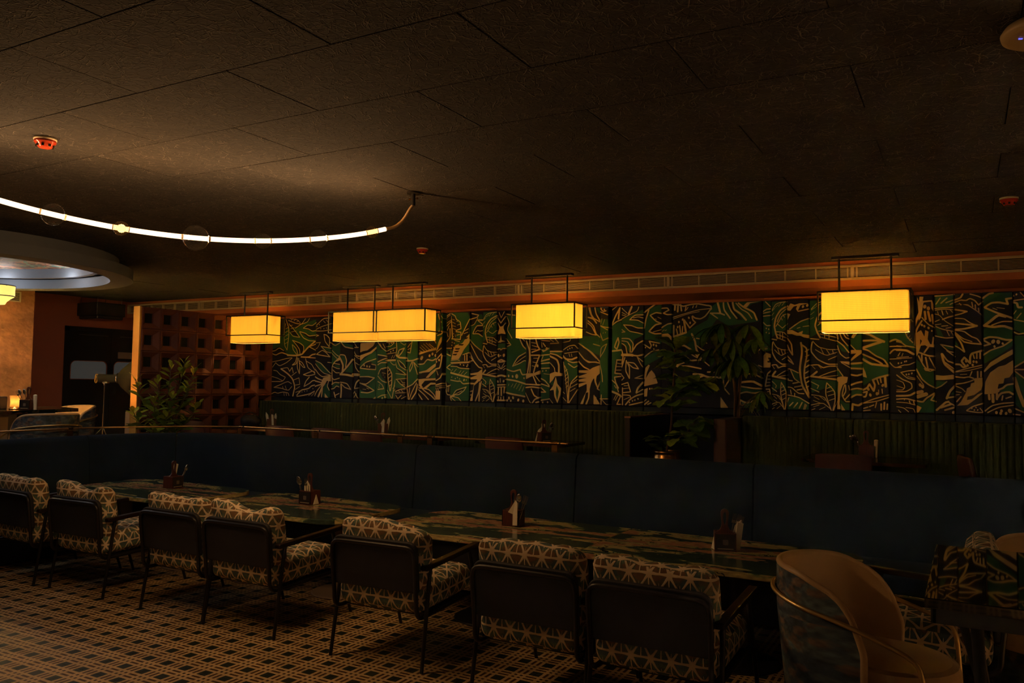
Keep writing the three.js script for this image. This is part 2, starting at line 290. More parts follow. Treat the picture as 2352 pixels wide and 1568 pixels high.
// ------------------------------------------------------------------ leaf-print fabric wall panels
// the print: filled patches (G green, N navy, T tan), tan strokes (t + width in mm) and dots (d + size in mm), in mm from the wall's corner
const PRINT = [
'G 30 881 261 1000 391 1141 584 1115 728 1177 935 1226 945 923 798 839 687 699 378 700 300 778 193 824 34 781;N 687 1102 787 1143 930 1151 933 1064 790 1067;N 616 1049 734 1014 929 978 931 924 794 947;N 403 1207 641 1158 467 1096 619 967 455 1008 391 1130;N 473 919 622 885 711 829 672 699 614 710;t12 327 1243 384 1131 398 1020 367 772;t10 322 1176 295 989 309 844 363 778;t7 303 1088 384 1120;t7 299 1033 390 1070;t7 298 977 395 1014;t7 303 922 392 954;t7 311 867 385 893;t11 380 1225 523 1177 648 1160;t8 401 1252 550 1237 626 1180;t7 432 1223 468 1250;t7 492 1214 528 1242;t7 552 1198 587 1222;t10 389 1175 512 1073 619 964 486 974 417 1042;t7 405 1141 465 1151;t7 430 1096 503 1111;t7 446 1047 549 1061;t12 525 1105 655 1163 725 1243;t12 655 1163 764 1187 805 1246;t13 687 1100 765 1149 859 1131 937 1178;t13 687 1100 789 1089 862 1049 934 1059;t14 616 1049 733 1025 793 980 929 989',
't14 616 1043 677 960 795 909 932 902;t27 378 695 541 685 672 699 771 796 925 897;t14 799 812 934 854;t12 798 823 937 767;t22 659 666 804 657 868 698 939 708;t14 804 657 941 649;t14 636 699 626 775 565 842 473 919 607 885 696 840 713 775 672 704;t12 570 705 494 766 471 854 559 798 592 699;t14 571 667 552 590 484 544 558 552 588 623;t14 584 650 581 514 632 414 638 525 609 645;t12 618 590 694 514 740 505 691 579 610 612;t13 747 639 788 514 869 460 948 434;t12 763 601 865 563 925 482 955 450;t14 712 400 841 439 897 460 945 407 814 379 712 400;t17 733 227 760 298 829 363;t17 733 224 833 266 889 310 945 316;t12 51 758 119 763 193 812 297 765;t17 44 725 122 691 241 740 392 700;t10 50 591 201 611 350 643 468 654;t11 68 511 134 580 204 524 353 574 476 650;t12 93 463 161 458 224 402 346 359 311 293 62 290;t10 51 368 166 349 288 304;t24 251 485 373 425 487 349 551 230 512 77',
't12 251 485 385 513 432 448 481 508 507 426;t10 479 382 572 437;t10 518 317 627 351 645 253 558 241;t10 560 176 646 220;t10 569 132 649 155;t12 111 202 231 237 393 299 476 262;t12 111 200 262 193 413 152 485 218;t9 292 216 308 188;t8 351 227 375 173;t12 62 102 129 130 190 109 295 133 414 124 431 81;t10 325 123 334 79;t10 370 123 379 80;t19 593 89 663 166 821 190 877 234 951 248;t17 593 70 824 104 954 160;d14 650 128 693 140 743 151 793 158 907 192;t7 825 88 881 116;t7 882 84 938 133;t14 939 1118 1015 1170 1098 1233 1224 1238;t12 940 1069 1074 1115 1255 1154;t12 941 1053 1076 1045 1258 1063;d14 982 1117 1023 1143 1054 1083 1117 1082 1166 1091;t8 1099 1200 1142 1167;t8 1155 1210 1198 1176;t12 947 999 1015 982 948 967;t14 1120 996 1137 899 1224 813 1234 930 1177 984 1120 996;t9 940 870 1054 879 1000 794 943 783;t14 982 702 1086 766 1157 739 1243 664 1088 686 982 702',
'G 1070 820 1252 802 1262 722 1141 782;t12 1070 820 1253 791;t12 1070 820 1171 739 1262 722;t12 1204 584 1260 578;G 957 606 1063 589 1193 493 1258 425 1125 429 1009 525;t14 956 611 1064 579 1179 483 1262 419;t12 958 568 1024 504 1125 424 1252 398;t14 946 504 1012 429 1099 365 1252 393;t35 1252 382 1144 302 1118 227 1039 76;T 1128 355 1266 388 1262 303 1199 313 1159 249 1105 205 1075 258;t19 1143 312 1044 333 950 375;t19 1116 280 953 310;t21 1089 258 956 225;t16 1076 226 1008 161 961 85;G 1159 259 1201 270 1260 165 1263 70 1138 67 1121 152;t16 1240 334 1202 238 1245 175;t19 1119 205 1102 67;T 1163 132 1235 59 1166 57;G 1258 855 1430 874 1436 684 1343 578 1268 547;t16 1243 876 1321 822 1430 874;t14 1265 764 1353 695 1423 663;t12 1266 717 1368 642;t30 1429 684 1424 631 1369 610;t16 1409 652 1315 578 1275 525 1279 409 1298 261;t14 1316 568 1433 552;G 1317 541 1433 541 1435 494 1373 504',
't13 1289 525 1373 494 1435 489;t14 1298 472 1348 430 1437 431;t16 1281 366 1310 324 1439 357;G 1284 282 1435 284 1437 220 1354 230 1301 187;t16 1277 261 1338 293 1435 284;t14 1273 192 1328 198 1368 241 1437 220;t19 1330 145 1360 61;t14 1358 103 1440 136;G 1457 884 1675 829 1677 787 1527 810;t19 1457 879 1514 810 1677 782;t19 1449 694 1531 694 1574 620 1557 515;G 1449 684 1518 683 1561 610 1550 515 1493 610;t35 1444 642 1508 557 1498 442;t30 1675 620 1604 536 1525 463 1471 421;G 1683 578 1539 442 1687 432;t32 1445 410 1567 405 1689 385;t16 1462 294 1584 285 1661 192 1560 212 1476 273;t30 1477 263 1486 179 1476 64;t11 1687 871 1743 807;t14 1703 797 1770 797;t16 1698 735 1733 682 1780 672;t11 1707 682 1781 635;t16 1701 641 1725 516 1787 443;t11 1730 578 1784 547;t41 1688 406 1784 404;t21 1721 214 1745 287 1787 329;t14 1721 204 1787 215;t11 1697 131 1723 162 1779 70;t9 1712 79 1757 132',
'G 1790 578 2086 763 2106 77 1805 70;T 1795 859 2070 876 2033 815 1930 754 1851 744 1792 724;T 1793 682 1983 733 2098 814 2099 783 2010 712 1880 661 1796 599;N 1799 505 1870 568 1987 598 2080 537 2069 475 1964 485;t16 1799 505 1883 578 2090 634;t16 1799 500 1938 485 2082 480 2093 542 2014 557;d27 1877 539 1930 526 1976 521;N 1796 370 2059 367 1945 248 2064 178 1948 145 1801 194;t18 1796 376 1941 382 2065 362 1931 268 1839 278;t18 1799 288 1932 248 2064 183 1974 146 1829 154;t8 1861 200 1920 196;t8 1933 217 1972 202;T 2042 65 2105 107 2113 66;G 2098 824 2173 823 2194 68 2119 67;G 2136 762 2283 761 2302 70 2155 67;t14 2133 865 2199 792 2277 741;t9 2172 844 2212 782;t9 2223 843 2264 781;N 2138 690 2282 679 2283 618 2141 578;t16 2138 690 2215 680 2282 669;t18 2140 588 2217 618 2283 639;t16 2142 547 2192 578 2284 578;N 2169 475 2220 506 2286 506 2292 313 2224 364;t18 2152 414 2182 486 2284 506',
't16 2146 388 2212 323 2290 298;t9 2222 435 2280 425;d11 2233 486 2242 404 2268 374;t16 2148 312 2226 272 2254 211 2151 200;d16 2175 261 2170 231;t16 2155 88 2218 119 2294 126;d25 2232 79 2276 95;G 2282 822 2443 861 2464 74 2302 70;N 2283 761 2445 790 2449 628 2287 628;t11 2281 863 2414 861 2365 811 2282 802;d16 2326 842 2364 852 2395 861;t11 2284 740 2366 770 2447 790;t9 2285 700 2449 719;d20 2354 730 2398 750;t8 2369 638 2393 679;t8 2407 643 2431 689;t27 2287 608 2449 613;t11 2352 588 2397 547 2451 547;N 2309 517 2374 456 2390 335 2356 183 2302 324;t16 2296 517 2313 354 2356 183;t16 2309 517 2381 446 2385 294 2362 183;t10 2311 456 2354 486;t10 2318 405 2372 446;t10 2316 354 2378 395;t10 2321 299 2377 335;t10 2336 243 2376 274;t13 2446 365 2424 244 2397 82;t11 2305 192 2384 82;t9 2406 214 2436 254;t9 2413 173 2450 214;G 2442 881 2626 878 2643 227 2460 225;t16 2464 860 2479 759 2456 699',
't27 2456 689 2507 648 2632 642;t18 2494 678 2505 749 2604 778 2568 718 2501 658;N 2518 739 2579 768 2543 708;t10 2539 859 2603 818 2627 838;N 2502 598 2585 557 2630 477 2561 507;t13 2496 608 2523 537 2630 477;t12 2521 608 2597 557 2629 507;N 2461 497 2562 477 2632 417 2551 427;t12 2453 587 2474 507 2562 467 2632 417;t12 2463 426 2563 417 2632 407;N 2484 346 2633 357 2636 237 2542 296;t12 2471 345 2633 357;t12 2484 341 2542 286 2636 232;t8 2553 336 2591 296;t8 2591 296 2628 297;t8 2579 276 2629 267;t13 2463 174 2544 206 2637 217;t9 2464 154 2638 162;t8 2519 185 2545 171;t8 2569 196 2594 171;t9 2522 85 2571 126;t9 2572 76 2633 107;t10 2471 124 2523 65;G 2626 878 2820 876 2834 319 2654 247;N 2638 878 2725 877 2698 717 2642 738;t15 2725 867 2709 777 2698 712 2642 723;t10 2647 788 2707 847;t8 2654 758 2703 777;t22 2639 602 2732 602 2826 632;t15 2644 647 2670 597',
't14 2732 587 2685 507 2698 452 2746 527 2738 587;t14 2757 587 2795 497 2822 418;t12 2769 577 2831 517;t14 2649 477 2661 237;N 2655 217 2812 319 2818 71 2659 68;t18 2648 237 2740 268 2823 349;t13 2655 217 2683 68;t13 2704 228 2677 78;t15 2812 299 2742 179 2696 69;t20 2825 279 2815 180 2733 69;G 2827 617 3123 675 3129 420 2831 418;N 2821 856 3124 852 3128 675 3010 636 2939 557 2830 577;T 2827 716 2935 735 3125 788 3126 749 2984 725 2827 681;t10 2832 746 2893 721;t10 2849 791 2935 730;t10 2873 815 2971 740;t10 2909 835 3013 754;t10 2957 844 3054 769;t13 3005 834 3078 783;t17 3088 882 3124 832;t44 2877 632 2889 651;d33 3015 671 3062 695 3110 675;t20 2830 557 2915 552 2974 626 3058 601 3129 636;T 2833 448 2965 473 3060 537 3130 577 3131 538 3014 449 2846 428;N 2847 379 2894 438 3014 449 3039 419 2956 360;T 2956 370 3038 449 3132 508 3132 479 3062 420 3004 370;G 3016 370 3133 459 3135 351',
'T 2823 349 2944 360 3135 366 3135 342 2945 330 2886 270 2923 231 2850 270;T 2923 231 3041 306 3136 303 3137 283 3042 277 2971 222;G 2971 232 3137 273 3128 156;t17 2850 270 2924 202 3045 135 3118 73;t15 2850 230 2995 222 3092 155 3129 78;t15 2833 210 2925 152 3011 75;t17 2834 151 2903 73;G 3115 1246 3245 1242 3253 889 3126 773;t15 3163 1235 3176 1175 3213 1125;t11 3186 1244 3235 1174;N 3145 979 3180 1008 3227 988 3169 959;t17 3133 970 3180 1008 3233 997 3228 968 3157 945;T 3133 724 3171 851 3205 919 3229 929 3219 851 3162 753;t15 3139 714 3220 772;N 3129 626 3210 694 3226 508 3132 498;t17 3129 606 3222 694;d28 3188 611 3144 587;t21 3228 674 3214 508 3132 489;N 3132 479 3238 479 3241 372 3135 342;t17 3136 332 3206 362 3239 430;t11 3150 469 3175 410;t17 3137 273 3242 299;t9 3137 254 3243 265;T 3139 195 3215 196 3212 79 3135 78;t11 3197 235 3244 241;t10 3144 234 3156 195;t10 3173 235 3186 196',
'G 3267 772 3358 771 3369 276 3277 333;t13 3270 1202 3339 1239;t9 3276 1183 3339 1220;t9 3272 1104 3353 1151;t11 3278 1065 3353 1132;t9 3297 1016 3325 1074;t15 3338 1034 3346 917 3289 859;t9 3286 987 3311 927;t15 3273 772 3361 771 3363 664 3292 694;N 3291 752 3350 732 3351 674;t15 3296 513 3363 557;t15 3302 508 3364 475;t17 3271 343 3302 256 3369 276;t10 3302 256 3309 188;t10 3336 266 3332 188;t13 3279 226 3304 149 3371 141;G 3348 1249 3652 1240 3674 70 3373 64;N 3363 1209 3433 1178 3528 1040 3448 1013 3462 886 3369 897;N 3370 878 3440 867 3408 732 3361 751;N 3553 943 3654 1143 3657 960 3532 866 3486 828;t19 3363 1200 3378 1063 3393 897;t15 3362 1239 3433 1207 3445 1158 3515 1127 3528 1030 3448 1008;t7 3387 1160 3422 1149;t7 3388 1121 3435 1100;t7 3389 1072 3441 1061;t7 3396 1033 3442 1022;t9 3457 1129 3492 1138;t8 3470 1080 3510 1089;t15 3449 993 3529 982 3520 885 3381 897',
'd11 3409 965 3438 945 3409 926 3444 925;t10 3461 944 3507 953;t11 3428 877 3509 856;d17 3388 848 3423 838 3383 810 3418 780 3378 771;t15 3541 943 3657 1153;t8 3586 1000 3642 1028;t8 3575 962 3632 980;T 3375 615 3407 751 3441 809 3555 837 3610 913 3661 960 3663 845 3580 750 3535 673 3502 625;N 3442 770 3522 769 3499 750 3442 751;N 3431 731 3506 736 3477 712 3420 717;N 3409 693 3478 697 3455 673 3397 678;N 3588 913 3644 912 3622 893 3577 884;N 3509 827 3578 822 3556 803 3487 808;N 3558 692 3662 710 3664 595 3514 596;t11 3376 606 3479 615 3514 605;t15 3564 682 3662 710;t15 3592 672 3594 605;t15 3626 682 3628 605;t15 3370 577 3664 586;N 3377 557 3665 576 3666 500 3504 509;t11 3377 562 3537 572 3665 576;t13 3371 528 3470 528 3504 504 3666 495;d19 3526 552 3578 543 3629 528 3640 548;t7 3379 460 3407 489;t7 3425 451 3465 490;t7 3506 432 3539 471;t7 3540 422 3585 466;t7 3586 413 3631 452',
't26 3373 441 3483 417 3668 380;d15 3392 383 3450 364 3484 379 3519 360 3622 346;d27 3588 346;t17 3375 344 3485 326 3531 336 3566 293 3670 304;t13 3623 255 3544 230 3465 210 3420 151 3500 143 3590 202 3623 255;t9 3443 152 3556 202;N 3443 157 3488 210 3590 231 3511 158;t32 3374 117 3432 142;t11 3420 122 3501 114 3548 63;t11 3398 103 3456 65;t11 3375 102 3393 64;G 3652 1220 3852 1214 3861 728 3748 805 3659 864;N 3661 1230 3763 1217 3775 1159 3709 1065 3664 1075;t15 3684 1229 3791 1206 3780 1178 3662 1153;t10 3780 1168 3732 1083 3670 1066;t17 3787 1140 3854 1138;t15 3781 1135 3855 1081;N 3711 969 3755 1054 3855 1061 3857 928;t17 3706 964 3754 1064 3855 1066;t15 3711 959 3790 963 3858 918;t10 3745 978 3778 1006 3812 991 3856 999;t15 3659 883 3725 815 3861 719;t13 3669 825 3738 719 3796 624 3864 576;t17 3665 710 3706 624 3798 519 3865 500;t15 3664 595 3718 605;t11 3666 653 3718 605',
'T 3865 500 3799 452 3688 433 3667 442 3668 414 3789 414 3668 375 3669 356 3790 357 3746 309 3670 313 3670 289 3735 290 3715 195 3674 70 3717 71 3737 195 3802 329 3824 329 3867 386;N 3736 271 3813 329 3793 215 3739 72 3717 100;t19 3824 310 3815 196 3762 72;t19 3846 329 3821 197 3818 69;t13 3672 194 3715 204;t13 3673 146 3715 157;G 3862 1237 4076 1240 4081 936 3926 880 3869 841;G 3878 397 4088 379 4080 214 4005 310 3880 250;t19 4080 1186 4001 1154 3934 1077 3907 979 3926 899 3950 840;t11 4075 1162 3991 1105 3947 1017;t10 4071 1103 4014 1085 3970 1017 3930 968;t8 4025 1094 4043 1064;t8 3997 1065 4015 1035;t6 3881 1137 3915 1166;t6 3877 1088 3905 1117;t6 3875 1038 3900 1058;t6 3921 1176 3966 1204;t6 3967 1184 4000 1223;t6 4012 1193 4046 1231;t10 3881 1147 3920 1205 3966 1224 4076 1235;t9 3947 997 4016 947 4080 995;t13 3870 831 3939 820;t10 3937 909 4028 907 4083 858;t9 3949 879 4075 838',
't9 3961 840 4076 799;t8 3983 898 3984 839;t8 4017 898 4018 829;t15 3888 791 3872 703 3920 614 4000 555 4080 555;t10 3893 801 3929 742 4009 711 4083 711;t9 3912 712 3988 643 4078 682;t8 3952 732 3976 663;t8 3998 712 4021 662;t8 4043 711 4050 672;t9 4011 604 4078 643;t13 3875 545 3932 555 3967 516 4012 535 4080 535;t6 3887 535 3910 506;t6 3932 545 3956 511;t22 3922 476 3877 427 3992 408 4083 394;t11 3934 422 4013 467 4086 496;t9 3969 422 4082 438;t11 3878 368 3936 329 3925 300;t11 3874 299 3937 261;t11 3998 359 3983 261 4032 67;t11 3998 359 4056 282 4064 184 4043 67;t8 3999 300 4033 320;t8 4000 261 4051 282;t8 4009 223 4057 243;t8 4016 174 4058 194;t9 3881 230 3972 222 4019 115;t6 3898 211 3939 182;t6 3938 221 3984 173;t6 3893 172 3951 143;t9 3877 122 3962 153 4026 86;t6 3894 103 3940 124;t6 3941 75 3986 105;t7 3878 68 3906 84;t10 4094 195 4059 116 4049 67;t15 4087 1161 4138 1091 4204 1173',
't11 4108 1229 4143 1160 4187 1237;T 4085 941 4117 1023 4105 1063 4139 1042 4184 1061 4179 1022 4214 943 4152 954;t13 4088 1093 4122 1043;t13 4206 1090 4167 1042;T 4086 838 4131 867 4141 935 4153 866 4210 851 4154 847 4143 837;G 4092 818 4210 827 4211 759 4093 750;t15 4088 750 4133 759 4144 740 4166 759 4211 759;d36 4110 667 4188 671;d15 4143 667;t21 4096 589 4146 618 4203 594 4147 584 4096 589;t9 4102 565 4148 496 4197 574;t9 4097 526 4148 487 4209 535;t9 4092 496 4121 482;t9 4210 501 4182 482;t26 4094 399 4150 414 4211 400;d28 4104 331 4190 337;t11 4141 370 4142 322;t17 4092 287 4213 291;t11 4093 258 4214 264;t19 4113 253 4111 166;t17 4158 254 4160 152;t19 4203 254 4198 187;t21 4099 88 4211 90;t13 4115 137 4116 88;t13 4154 128 4155 89;t13 4193 138 4194 90;G 4204 1197 4500 1188 4515 154 4221 168;t15 4215 1206 4271 1195 4338 1188;t13 4216 1177 4262 1088 4218 1011 4298 893',
'N 4210 1158 4256 1079 4224 1021 4212 1041;N 4215 875 4283 806 4216 797;t15 4215 885 4283 806 4222 783;t10 4216 827 4277 821;N 4408 882 4505 881 4506 746 4442 814;t17 4414 882 4454 795 4506 746;t11 4452 881 4485 852;N 4315 535 4390 641 4507 708 4509 603 4391 564;t15 4315 531 4379 641 4507 708;t13 4315 531 4413 564 4478 603 4509 598;t10 4347 555 4434 622 4508 665;t19 4221 492 4316 458 4425 488 4448 421 4511 426;d28 4256 405 4317 399;d47 4377 401;d21 4481 378;t23 4218 361 4351 348 4513 302;N 4223 366 4317 362 4223 353;t7 4252 279 4263 304;t7 4297 265 4324 304;t7 4336 252 4373 314;t7 4374 238 4417 305;t7 4413 219 4455 296;t7 4457 210 4483 268;N 4221 158 4515 135 4516 59 4223 52;t23 4220 192 4298 174 4419 157 4496 144;d32 4266 120 4327 126 4404 99 4475 87;d26 4239 91 4294 87;G 4522 555 4530 775 4518 852 4505 833 4511 450;t21 4518 852 4563 755 4575 641 4545 450',
't15 4572 870 4573 755 4586 622 4578 450;t19 4658 869 4680 792 4713 744 4606 707;t9 4594 831 4659 821;t9 4605 793 4681 773;t9 4595 745 4660 745;t19 4596 669 4714 669 4652 526 4632 450;t9 4629 631 4704 631;t9 4619 583 4683 574;t9 4609 536 4663 526;d31 4684 536;T 4519 440 4632 441 4722 479 4722 432 4611 403 4520 364;t17 4627 403 4676 299;t13 4653 412 4718 337;t19 4515 302 4724 295;t19 4516 259 4602 270 4725 257;t19 4602 241 4635 166 4700 129;t19 4726 139 4657 119 4615 61;t11 4517 192 4572 89 4605 56;t21 4669 72 4706 82;G 4724 735 4850 790 4858 114 4732 111;N 4722 877 4849 875 4850 771 4724 744;t12 4722 858 4849 847;t15 4728 830 4739 773;t17 4755 820 4787 782;T 4724 744 4787 734 4798 772 4845 753 4798 725 4756 706;t15 4725 668 4846 677;t19 4726 593 4847 621;t12 4731 602 4757 659;t19 4726 564 4847 574;t15 4727 503 4848 508;d15 4754 470 4801 475;t8 4770 437 4849 428',
't15 4729 375 4782 357 4851 282;N 4729 366 4851 273 4851 282 4793 291 4729 309;t15 4729 309 4783 296 4851 273;N 4741 253 4799 211 4741 210;t15 4730 262 4800 206 4731 205;t15 4732 102 4858 123;d21 4759 69 4827 80;t10 4860 866 4912 837;t14 4860 814 4985 817 4933 874;G 4856 724 5023 723 5024 658 4856 696;t21 4856 715 5023 714;t19 4856 691 4946 677 5029 629;t25 4857 658 4957 620 4989 555 4990 452;t12 4863 574 4927 517 4938 452;T 4854 433 4907 452 4938 461 5031 443 5032 410 4938 405 4908 358 4856 311 4855 414;G 4866 311 4918 367 4919 283;T 4862 226 4909 283 4949 405 4971 312 5023 257 5014 173 4974 70 4931 153 4920 236;G 4961 293 4992 219 4973 107 4951 181;t10 4864 123 4911 68;G 5060 620 5234 583 5236 416 5135 332 5051 508;t10 5032 826 5130 838 5139 866;t12 5038 732 5110 778 5191 796 5237 749;d16 5105 736 5131 750 5161 759;t9 5059 690 5238 712;t7 5121 685 5132 648;t7 5152 685 5162 648',
't23 5039 657 5070 620 5152 610 5223 638;t14 5101 601 5163 573 5234 583;t14 5112 564 5184 509 5235 536;t10 5045 583 5073 415 5112 82;t12 5061 536 5113 443 5116 230 5107 82;t9 5062 462 5098 490;t9 5068 406 5108 443;t9 5068 359 5109 397;t9 5074 313 5109 341;t9 5085 267 5110 295;t14 5241 416 5155 342 5126 240 5117 82;t14 5243 251 5198 185 5128 82;t9 5156 314 5236 370;t9 5146 268 5237 315;t9 5141 221 5207 259;t9 5044 211 5065 192;t9 5040 145 5087 100;G 5241 897 5526 901 5528 655 5413 711 5242 823;N 5345 1061 5470 1058 5471 912 5346 969;t20 5389 1245 5409 1152 5478 1058;t16 5344 1135 5430 1115 5478 1058;t14 5345 1071 5410 1032 5471 921;t14 5346 951 5412 922 5479 911;t16 5242 814 5363 739 5482 628;t16 5243 703 5314 619 5385 582 5482 582;t18 5244 592 5305 527 5386 491',
'T 5483 527 5386 482 5245 481 5246 453 5366 445 5246 407 5246 389 5357 390 5246 366 5247 343 5357 339 5247 315 5247 269 5357 316 5358 234 5270 67 5310 68 5348 206 5388 216 5417 326 5483 455;t20 5388 253 5389 152 5350 69;t18 5461 418 5466 345 5485 300;T 5448 181 5486 154 5487 73 5449 72;t21 5380 1247 5396 1180 5438 1121;t17 5458 1245 5468 1178 5526 1081;G 5468 1244 5524 1243 5525 1157;t17 5307 770 5411 712 5525 589;t15 5355 1133 5438 1121 5521 1072;t15 5345 1105 5439 1036 5471 930 5527 882;t15 5441 802 5528 778;t15 5308 627 5371 575 5443 584 5525 570;T 5525 546 5433 513 5372 475 5363 351 5404 342 5531 447;t19 5495 475 5465 362 5497 277;t17 5532 343 5497 258 5528 240;t17 5384 266 5390 162 5355 66;T 5452 191 5534 71 5448 69;G 5526 1100 5642 1097 5650 148 5534 146;t15 5529 1242 5571 1194 5611 1202;d17 5550 1232 5591 1217;t15 5530 1195 5632 1154;t6 5541 1043 5561 1108;t6 5572 1032 5597 1098',
't15 5536 1024 5593 1004 5658 997;t12 5542 1019 5633 970;d12 5578 933 5608 937;t15 5537 929 5574 843 5639 871;t12 5625 800 5554 768 5535 636;t12 5625 800 5595 720 5535 636;t12 5530 579 5567 438 5573 344;t15 5559 184 5555 71;t14 5640 139 5539 137;t10 5569 128 5620 68 5661 74;G 5673 1021 5803 1074 5806 597 5738 364 5678 364;t10 5677 1209 5742 1254;t19 5678 1030 5723 1132 5782 1234;t23 5763 1103 5777 1225;t16 5673 1021 5733 1066 5803 1093;t18 5760 873 5710 766 5746 738 5775 812 5760 873;t23 5681 715 5746 719 5805 728;N 5727 607 5806 607 5808 439 5718 448;t16 5806 607 5747 607 5723 448 5808 439;t10 5747 570 5797 560;t10 5737 527 5797 528;t10 5733 485 5802 486;t16 5798 411 5718 401 5729 345 5769 271;G 5689 345 5749 336 5769 225 5689 233;t14 5683 364 5739 327 5769 225;t12 5719 299 5739 271;t27 5684 228 5750 206 5809 170;t9 5710 131 5740 187;t9 5730 122 5760 178;t14 5790 160 5751 76 5810 77',
'G 5803 1093 5912 1127 6085 1205 6086 900 5972 847 5953 717 5924 681 5805 849;N 5917 1089 5961 1135 6085 1140 6086 1057 6000 1078;N 5843 1026 5952 1014 6078 965 6079 919 5932 940;N 5953 727 6011 809 6079 836 6080 670 5954 676;t10 5807 1233 5882 1165;t26 5940 1238 5901 1155;t10 6028 1235 6019 1189 5911 1145 5803 1093;t8 5812 1177 5872 1147;t8 5812 1148 5862 1133;t14 5917 1085 5970 1139 6082 1140;t12 5917 1085 6010 1082 6083 1043;t10 5961 1107 6019 1119 6082 1103;t14 5838 1026 5932 1019 6010 985 6078 984;t12 5843 1021 5903 950 6011 929 6079 910;t14 5809 975 5854 942 5809 938;t16 5809 863 5903 866 5963 810 5953 727;t14 5810 807 5864 783 5885 681;t14 5810 835 5884 830 5924 773 5924 699;t18 6079 831 6011 800 5944 699;t35 5811 667 5924 667 5954 662;t20 5924 667 6012 652 6085 670;t18 5815 719 5836 662 5817 560;t16 5856 634 5817 523;t16 5876 597 5862 486 5916 389 5920 514 5886 579',
't14 5895 569 5955 514 6028 500 5984 569 5895 579;t12 6012 643 6052 560 6081 523;t12 6022 634 6080 588;t12 5985 390 6081 386;t12 5985 390 6081 427;t24 6005 220 6014 266 6082 340;t14 6005 215 6082 258;t12 5813 430 5847 393 5818 365;t14 5818 314 5897 338 5932 228 5839 217;t8 5848 300 5907 301;t8 5838 263 5917 274;t16 5828 272 5830 73;t12 5834 189 5927 191 5937 136;t8 5849 134 5918 163;t18 5869 74 5918 135 5996 183 6082 207;t16 5918 71 6083 111;d18 5918 103 5957 122 5986 132 6025 147;G 6089 845 6107 1084 6154 1212 6305 1262 6306 787 6204 843;G 6088 634 6307 733 6307 642 6157 560 6088 533;t20 6092 1168 6154 1212 6221 1256;t18 6149 1194 6116 1103 6093 983;N 6174 1133 6231 1164 6302 1152 6303 1043 6241 1062;t16 6169 1133 6231 1164 6300 1152;t16 6169 1129 6231 1063 6301 1033;t9 6231 1090 6241 1081;t9 6260 1108 6298 1088;N 6155 945 6232 1017 6301 1033 6301 915 6203 917',
't20 6155 945 6222 1017 6301 1033;t18 6155 941 6213 912 6301 915;t9 6203 935 6301 960;t16 6089 790 6166 743 6185 770 6156 826 6280 801;d24 6209 784 6242 774;d16 6108 753 6214 734;t16 6090 634 6166 697 6271 724;T 6252 642 6302 669 6302 642;T 6148 551 6110 514 6091 386 6110 368 6129 459 6167 542;T 6186 487 6225 442 6263 333 6178 314 6090 294 6101 368 6158 460;T 6090 258 6140 277 6131 176 6090 175;d20 6164 268 6192 268;t14 6097 121 6121 140;t20 6102 84 6150 122;t16 6141 85 6179 104;G 6308 988 6439 1030 6439 912 6308 915;t16 6307 1207 6382 1213 6401 1185 6335 1151 6373 1132 6438 1134;t16 6308 979 6383 1022 6434 1030;t8 6317 937 6345 955;t8 6355 946 6374 954;T 6308 906 6392 913 6435 876 6435 831 6393 850 6374 868 6308 860;G 6437 992 6580 903 6668 968 6851 1059 6899 1210 6956 1255 7458 1255 7458 1034 7087 987 6956 1066 6784 823 6707 690 6610 777 6438 799',
'N 6440 1235 6539 1261 6803 1242 6894 1191 6822 1117 6755 1081 6707 1053 6648 978 6609 940 6451 866;t17 6440 1250 6530 1242 6559 1221 6648 1242 6735 1249 6832 1226 6889 1220 6894 1181;t11 6441 1099 6569 1134 6735 1177 6880 1187;t8 6446 1080 6609 1133 6755 1157;t23 6470 1254 6465 1186;t23 6505 1252 6500 1165;t19 6535 1242 6545 1174;t15 6599 1220 6589 1172;t11 6623 1210 6604 1181;t10 6687 1227 6677 1203;t10 6726 1230 6716 1206;t17 6894 1191 6832 1107 6774 1071 6707 1082 6677 1107;t17 6672 1102 6677 1064 6711 1034 6643 973 6579 1066;t25 6575 1057 6599 921 6461 876;d23 6560 1072 6515 1044 6633 1089 6648 1031 6501 986;t15 6525 1000 6535 913;t15 6560 990 6555 922;t15 6486 962 6501 894;t25 6451 1002 6451 876;t23 6438 779 6570 778 6668 719 6765 614;t25 6668 901 6707 824 6717 728 6775 623;t13 6722 852 6784 842 6842 793;t13 6717 776 6775 728 6823 708;t13 6610 705 6688 652 6765 614',
't13 6590 653 6649 605;t19 6770 604 6649 600 6472 537;t17 6472 533 6610 538 6775 505;t13 6482 533 6601 475;t25 6688 442 6775 443 6852 406 7003 407;t21 6727 395 6804 424;t13 6813 585 6871 538;t19 6852 467 6923 467;t19 6885 1134 6994 1131 7041 1111;t15 6885 1134 6965 1075;t25 6965 1255 6994 1140;t19 7031 1252 7031 1177 7106 1071;t18 7078 1251 7106 1165 7180 1069;t23 7134 1248 7143 1173 7217 1124 7281 1048;t14 7171 1238 7226 1170 7300 1131 7345 1064;t20 7199 1237 7254 1188 7363 1138 7399 1044;T 7236 1189 7291 1243 7445 1251 7327 1232 7291 1187;N 7087 1250 7125 1249 7143 1164 7245 1049 7180 1050 7087 1175;N 7300 1186 7345 1222 7458 1246 7458 1015 7417 1035 7372 1138;T 7362 686 7439 731 7430 708 7371 667;t16 7031 379 7031 295 7096 221;t16 7096 445 7096 380 7050 305;T 6998 192 7087 68 6998 66;t16 7253 446 7353 456 7461 401;t14 7353 502 7461 465;t14 7416 543 7461 525',
